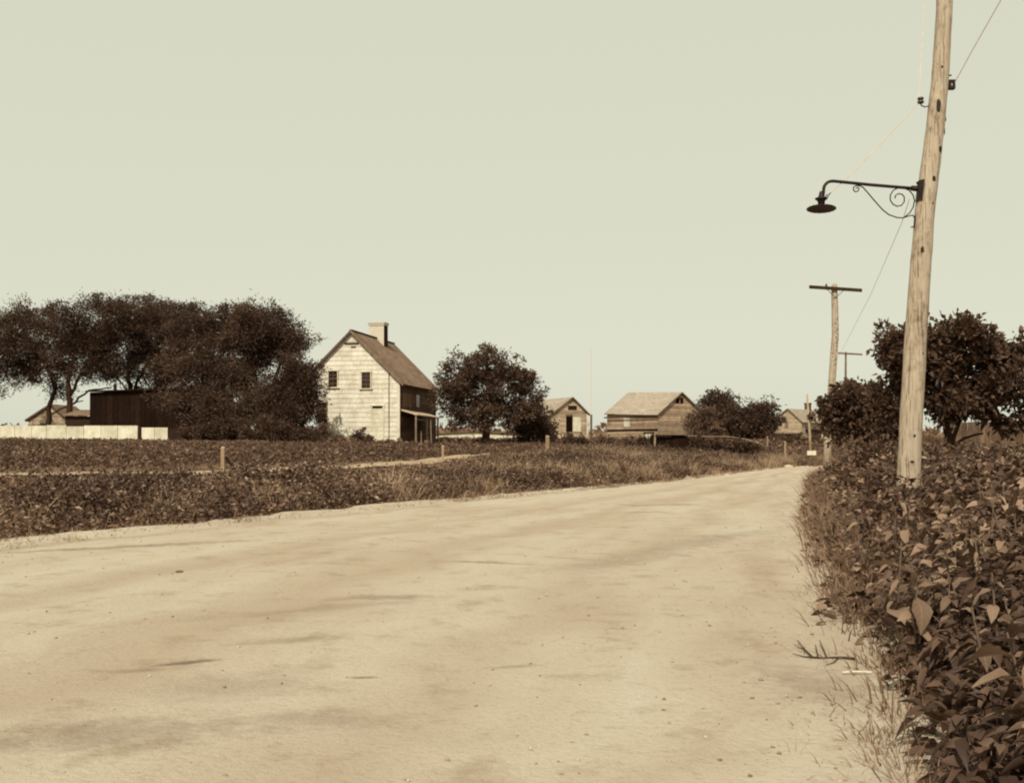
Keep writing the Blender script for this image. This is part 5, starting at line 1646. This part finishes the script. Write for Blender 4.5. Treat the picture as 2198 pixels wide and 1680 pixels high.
o = mb.build('pale_stick', M['white']); o.location = (x, y, road_z(x, y) + 0.012); tag(o, 'short pale peeled stick at the foot of the right bank', 'stick')

# board fence behind the trees at the far right
bf = empty('board_fence', at(2060, 34)); tag(bf, 'brown upright board fence behind the tree at the right edge', 'fence')
bb = Vector(bf.location)
for i in range(14):
    px = 2038 + i * 13
    a, b_ = X(px, 34), X(px + 12, 34)
    mb = MB(); mb.box(a - bb.x, b_ - bb.x, -0.02 - 0.008 * (i % 2), 0, -0.3, Z(905 + random.uniform(-2, 2), 34) - bb.z); mb.build('board', M['brown_wood'], bf)

# ------------------------------------------------------------------ poles, lamp and wires
ND = 14.3
pk_ = [(1948, 1075, 25), (1950, 1040, 24.5), (1957, 880, 23.5), (1967, 700, 22.5), (1977, 560, 21.2), (1985, 450, 20.4), (1998, 350, 19.6), (2010, 250, 18.6), (2018, 170, 17.8), (2022, 100, 17.2), (2028, 0, 16.4), (2034, -120, 15.5), (2042, -330, 14.5)]
np_ = empty('utility_pole', at(1949, ND)); tag(np_, 'tall near utility pole, pale crooked trunk with dark knots, carrying the street lamp', 'utility pole', 'utility poles along the road')
nb_ = Vector(np_.location)
mb = MB()
path = [P(a, b_, ND) - nb_ for a, b_, c in pk_]; path[0].z = -0.5
prs = [c * ND / F for a, b_, c in pk_]
# finer, slightly uneven
fp, fr_ = [], []
for i in range(len(path) - 1):
    for k in range(4):
        t = k / 4; p = path[i].lerp(path[i + 1], t)
        fp.append(p + Vector((random.uniform(-.004, .004), random.uniform(-.004, .004), 0))); fr_.append((prs[i] * (1 - t) + prs[i + 1] * t) * random.uniform(0.985, 1.015))
fp.append(path[-1]); fr_.append(prs[-1])
mb.tube(fp, fr_, 20); mb.build('shaft', M['pole'], np_, smooth=True)
def knot(px, py, w_, h_, parent, base, d, rpx, cpx):
    u = max(-0.97, min(0.97, (px - cpx) / rpx))
    rad = rpx * d / F
    p = P(cpx, py, d) - base + Vector((u * rad, -math.sqrt(1 - u * u) * rad, 0))
    bm = bmesh.new(); bmesh.ops.create_icosphere(bm, subdivisions=2, radius=1)
    for v in bm.verts:
        k = random.uniform(0.85, 1.15); v.co = Vector((v.co.x * w_ * d / F / 2 * k, v.co.y * 0.006, v.co.z * h_ * d / F / 2 * k))
    me = bpy.data.meshes.new('knot'); bm.to_mesh(me); bm.free()
    o = link('knot', me, M['iron'], parent); o.location = p
    o.rotation_euler = (0, 0, math.asin(u))
for (px, py, w_, h_, cpx, rpx) in ((2007, 233, 9, 30, 2011, 18.8), (2027, 283, 5, 17, 2007, 19.2), (2012, 324, 10, 14, 2001, 19.6), (1997, 388, 8, 12, 1993, 20), (2030, 257, 4, 12, 2010, 18.8),
                                   (1972, 540, 7, 16, 1978, 21), (1994, 578, 5, 9, 1975, 21.3), (1995, 440, 4, 7, 1986, 20.4), (2015, 150, 5, 6, 2019, 17.6), (1973, 760, 4, 6, 1964, 22.8), (1954, 935, 5, 7, 1955, 24), (1949, 990, 9, 5, 1952, 24.2)):
    knot(px, py, w_, h_, np_, nb_, ND, rpx, cpx)
mb = MB(); p = P(1975, 1000, ND) - nb_

# street lamp on its arm
lamp = empty('street_lamp', P(1972, 404, ND)); tag(lamp, 'dark iron street lamp with fluted disc shade on a scrolled bracket arm', 'street lamp')
lb_ = Vector(lamp.location)
LY = ND - 0.02
LQ = lambda px, py, dy=0.0: P(px, py, LY) - lb_ + Vector((0, dy, 0))
arm = [LQ(1974, 405.5), LQ(1930, 402), LQ(1870, 397), LQ(1800, 390), LQ(1790, 389)]
for i in range(7):
    a = math.pi / 2 * i / 6
    arm.append(LQ(1786 - 18 * math.sin(a), 407 - 18 * math.cos(a)))
arm.append(LQ(1766, 426))
mb = MB(); mb.tube(arm, 3.4 * ND / F, 10); mb.build('arm', M['iron'], lamp, smooth=True)
# flange against the pole with clamp
mb = MB(); mb.tube([LQ(1956, 404), LQ(1974, 405.5)], [5.5 * ND / F, 6.5 * ND / F], 10); mb.build('collar', M['iron'], lamp, smooth=True)
mb = MB()
mb.hexa([LQ(1966, 432, -0.03), LQ(1974, 432, -0.10), LQ(1976, 432, 0.05), LQ(1968, 432, 0.06), LQ(1971, 388, -0.03), LQ(1979, 388, -0.10), LQ(1981, 388, 0.05), LQ(1973, 388, 0.06)]); mb.build('mounting_plate', M['iron'], lamp)
mb = MB(); mb.tube([LQ(1969, 390), LQ(1974, 398)], 3.8 * ND / F, 8); mb.build('bolt', M['iron'], lamp)
# scroll: from small curl at the arm, down to the pole foot and back in a spiral
def spiral(cx, cy, r0, r1, a0, turns, n=46, sgn=1):
    return [(cx + (r0 + (r1 - r0) * i / n) * math.cos(a0 + sgn * 2 * math.pi * turns * i / n), cy - (r0 + (r1 - r0) * i / n) * math.sin(a0 + sgn * 2 * math.pi * turns * i / n)) for i in range(n + 1)]
pts = spiral(1840, 406, 3.0, 8, math.radians(-30), 0.80, 22, -1)
pts = [(1837.0, 404.5), (1842, 402.5), (1844, 406), (1841, 411), (1836, 412), (1832, 408), (1832, 402), (1837, 399), (1845, 399), (1852, 402), (1862, 413), (1878, 432), (1894, 450), (1908, 461), (1925, 467), (1938, 468), (1950, 464), (1958, 462), (1964, 466)]
mb = MB(); mb.tube([LQ(*q) for q in pts], 1.35 * ND / F, 6); mb.build('scroll', M['iron'], lamp, smooth=True)
sp = spiral(1932, 425, 6, 23, math.radians(200), 1.35, 56, -1)
sp += [(1964, 430), (1962, 444), (1956, 456), (1946, 464)]
sp2 = [(1921, 426), (1922, 420), (1928, 416), (1936, 417), (1941, 423), (1941, 433), (1935, 441), (1926, 443), (1917, 439), (1911, 430), (1911, 419), (1917, 409), (1927, 404), (1940, 404), (1952, 409), (1960, 419), (1963, 431), (1960, 445), (1953, 457), (1940, 467)]
mb = MB(); mb.tube([LQ(*q) for q in sp2], 1.35 * ND / F, 6); mb.build('scroll', M['iron'], lamp, smooth=True)
mb = MB(); mb.tube([LQ(1963, 464), LQ(1966, 474), LQ(1962, 487), LQ(1955, 488)], [2.6 * ND / F, 3.2 * ND / F, 2.2 * ND / F, 1.2 * ND / F], 7); mb.build('scroll_foot', M['iron'], lamp, smooth=True)
# lamp head
c = LQ(1763, 440)
k = ND / F
mb = MB()
zc = lambda py: LQ(1763, py).z
mb.lathe([(7.0 * k, zc(441)), (7.5 * k, zc(434)), (8.5 * k, zc(431)), (13 * k, zc(427.5)), (13.5 * k, zc(425.5)), (7 * k, zc(423)), (5.5 * k, zc(419)), (4 * k, zc(412)), (3.2 * k, zc(411))], c.x, c.y, 20)
mb.build('socket_cap', M['iron'], lamp, smooth=True)
mb = MB()
kk = k * 1.0
mb.lathe([(3 * kk, -1.0 * kk), (14 * kk, -1.6 * kk), (29.5 * kk, -4.0 * kk), (31 * kk, -3.6 * kk), (30 * kk, -2.6 * kk), (14 * kk, 0.6 * kk), (8 * kk, 3.0 * kk), (6.5 * kk, 5.0 * kk)], 0, 0, 72, 0.02, 18)
shd = mb.build('shade', M['shade'], lamp); shd.location = (c.x, c.y, zc(445)); shd.rotation_euler = (math.radians(-5), math.radians(2.5), 0)
mb = MB(); mb.tube([LQ(1772, 428, -0.03), LQ(1781, 415, -0.03)], 1.3 * k, 6); mb.build('wire_terminal', M['iron'], lamp)
mb = MB(); mb.tube([LQ(1769, 427, 0.02), LQ(1777, 416, 0.02)], 1.1 * k, 6); mb.build('wire_terminal', M['iron'], lamp)

# insulators on the near pole
ins = empty('pole_insulator', P(1976, 216, ND)); tag(ins, 'small spool insulator on a curved rod, left of the near pole', 'insulator', 'insulators on the near pole')
ib = Vector(ins.location); IQ = lambda px, py, dy=0.0: P(px, py, ND) - ib + Vector((0, dy, 0))
mb = MB(); mb.lathe([(3 * k, -7 * k), (6.5 * k, -6 * k), (7 * k, -2 * k), (4.2 * k, -0.5 * k), (4.2 * k, 1 * k), (6.8 * k, 2.5 * k), (6 * k, 6 * k), (2.5 * k, 7 * k)], 0, 0, 14); mb.build('spool', M['porcelain'], ins, smooth=True)
mb = MB(); mb.tube([IQ(1976, 222), IQ(1978, 227), IQ(1985, 230), IQ(1993, 228), IQ(1998, 222), IQ(2006, 221)], 1.3 * k, 6); mb.build('rod', M['iron'], ins, smooth=True)
ins2 = empty('pole_insulator', P(2042, 182, ND)); tag(ins2, 'box shaped insulator clamp on the right side of the near pole', 'insulator', 'insulators on the near pole')
ib2 = Vector(ins2.location); I2 = lambda px, py, dy=0.0: P(px, py, ND) - ib2 + Vector((0, dy, 0))
mb = MB()
for (x0_, y0_, x1_, y1_) in ((2036, 192, 2040.5, 173), (2044.5, 192, 2049, 173)):
    a, b_ = I2(x0_, y0_), I2(x1_, y1_); mb.box(a.x, b_.x, -0.03, 0.03, a.z, b_.z)
for (y0_, y1_) in ((177, 173), (192, 187)):
    a, b_ = I2(2036, y0_), I2(2049, y1_); mb.box(a.x + .002, b_.x - .002, -0.034, 0.034, a.z - .002, b_.z + .002)
mb.build('clamp', M['iron'], ins2)
mb = MB(); mb.lathe([(2.6 * k, -6 * k), (2.6 * k, 6 * k)], 0, 0, 10); mb.build('spool', M['white'], ins2, smooth=True)
mb = MB(); mb.tube([I2(2036, 184), I2(2028, 186)], 1.6 * k, 6); mb.build('rod', M['iron'], ins2)
mb = MB(); mb.tube([I2(2042, 162), I2(2030, 163)], 1.8 * k, 6); mb.build('pole_step', M['iron'], ins2)

def wire(pts, r, label, sag=0.0, n=16):
    pts = [Vector(p) for p in pts]
    out = []
    for a, b_ in zip(pts[:-1], pts[1:]):
        for i in range(n + 1):
            t = i / n; p = a.lerp(b_, t); p.z -= sag * 4 * t * (1 - t); out.append(p)
    o0 = out[0].copy()
    mb = MB(); mb.tube([p - o0 for p in out], r, 5)
    o = mb.build('wire', M['wire']); o.location = o0; tag(o, label, 'wire', 'wires on the near pole'); return o
wire([P(1779, 418, ND - 0.02), P(1972, 219, ND)], 0.006, 'taut wire from the lamp head up to the spool insulator', 0.04)
wire([P(1972, 213, ND), P(1981, 60, ND + 0.4), P(1986, -200, ND + 1.0)], 0.005, 'thin wire rising from the spool insulator left of the near pole')
wire([P(2047, 182, ND), P(2085, 112, ND - 0.4), P(2200, -90, ND - 1.6)], 0.006, 'thin wire running from the clamp to the upper right')
wire([P(1952, 428, ND + 0.1), P(1935, 480, ND + 1.5), P(1870, 630, ND + 9), P(1797, 772, 45.7)], 0.0045, 'pale wire running from the lamp bracket down to the second pole', 0.0)

# second pole with a crossarm
D2 = 45.8
u2 = empty('utility_pole', at(1775, D2)); tag(u2, 'second utility pole with one long crossarm, at the bend of the road', 'utility pole', 'utility poles along the road')
ub = Vector(u2.location)
def UQ(px, py, d=D2): return P(px, py, d) - ub
mb = MB(); seq = [(1775, 1014, 8.6), (1777, 940, 8.2), (1784, 850, 7.8), (1789, 770, 7.5), (1793, 720, 7.3), (1792, 660, 6.9), (1791, 625, 6.5), (1791, 612, 5.8), (1791, 608, 2.5)]
mb.tube([UQ(a, b_) for a, b_, c in seq], [c * D2 / F for a, b_, c in seq], 14); mb.build('shaft', M['pole'], u2, smooth=True)
a, b_ = UQ(1735, 617), UQ(1847, 624.5)
th = 3.4 * D2 / F
mb = MB(); mb.hexa([(a.x, -0.22, a.z - th), (b_.x, -0.22, b_.z - th), (b_.x, -0.13, b_.z - th), (a.x, -0.13, a.z - th), (a.x, -0.22, a.z + th), (b_.x, -0.22, b_.z + th), (b_.x, -0.13, b_.z + th), (a.x, -0.13, a.z + th)]); mb.build('crossarm', M['dark_wood'], u2)
for px in (1770, 1812):
    mb = MB(); mb.tube([UQ(px, 621) + Vector((0, -.23, 0)), UQ(1791, 640) + Vector((0, -.16, 0))], 0.014, 5); mb.build('brace', M['iron'], u2)
for px in (1771,):
    mb = MB(); mb.lathe([(0.02, 0), (0.05, 0.02), (0.035, 0.10), (0.015, 0.12)], 0, 0, 10); o = mb.build('insulator', M['porcelain'], u2, smooth=True); o.location = UQ(px, 619) + Vector((0, -0.175, 0.07))
for i in range(16):
    py = 680 + i * 7 + random.uniform(-3, 3)
    cx_ = np.interp(py, [625, 660, 720, 770, 850], [1791, 1792, 1793, 1789, 1784])
    knot(cx_ + random.uniform(-5, 5), py, random.uniform(1.5, 3.5), random.uniform(2, 4.5), u2, ub, D2, 7.4, float(cx_))

# third pole, far away
D3 = 128.0
u3 = empty('utility_pole', at(1815, D3)); tag(u3, 'small far utility pole with a short crossarm behind the bushy tree', 'utility pole', 'utility poles along the road')
ub = Vector(u3.location)
mb = MB(); mb.tube([(0, 0, -0.3), P(1815, 830, D3) - ub, P(1815.5, 755, D3) - ub], [0.17, 0.15, 0.12], 8); mb.build('shaft', M['brown_wood'], u3, smooth=True)
a, b_ = P(1798, 758, D3) - ub, P(1850, 761, D3) - ub
mb = MB(); mb.hexa([(a.x, -.2, a.z - .11), (b_.x, -.2, b_.z - .11), (b_.x, -.13, b_.z - .11), (a.x, -.13, a.z - .11), (a.x, -.2, a.z + .11), (b_.x, -.2, b_.z + .11), (b_.x, -.13, b_.z + .11), (a.x, -.13, a.z + .11)]); mb.build('crossarm', M['brown_wood'], u3)
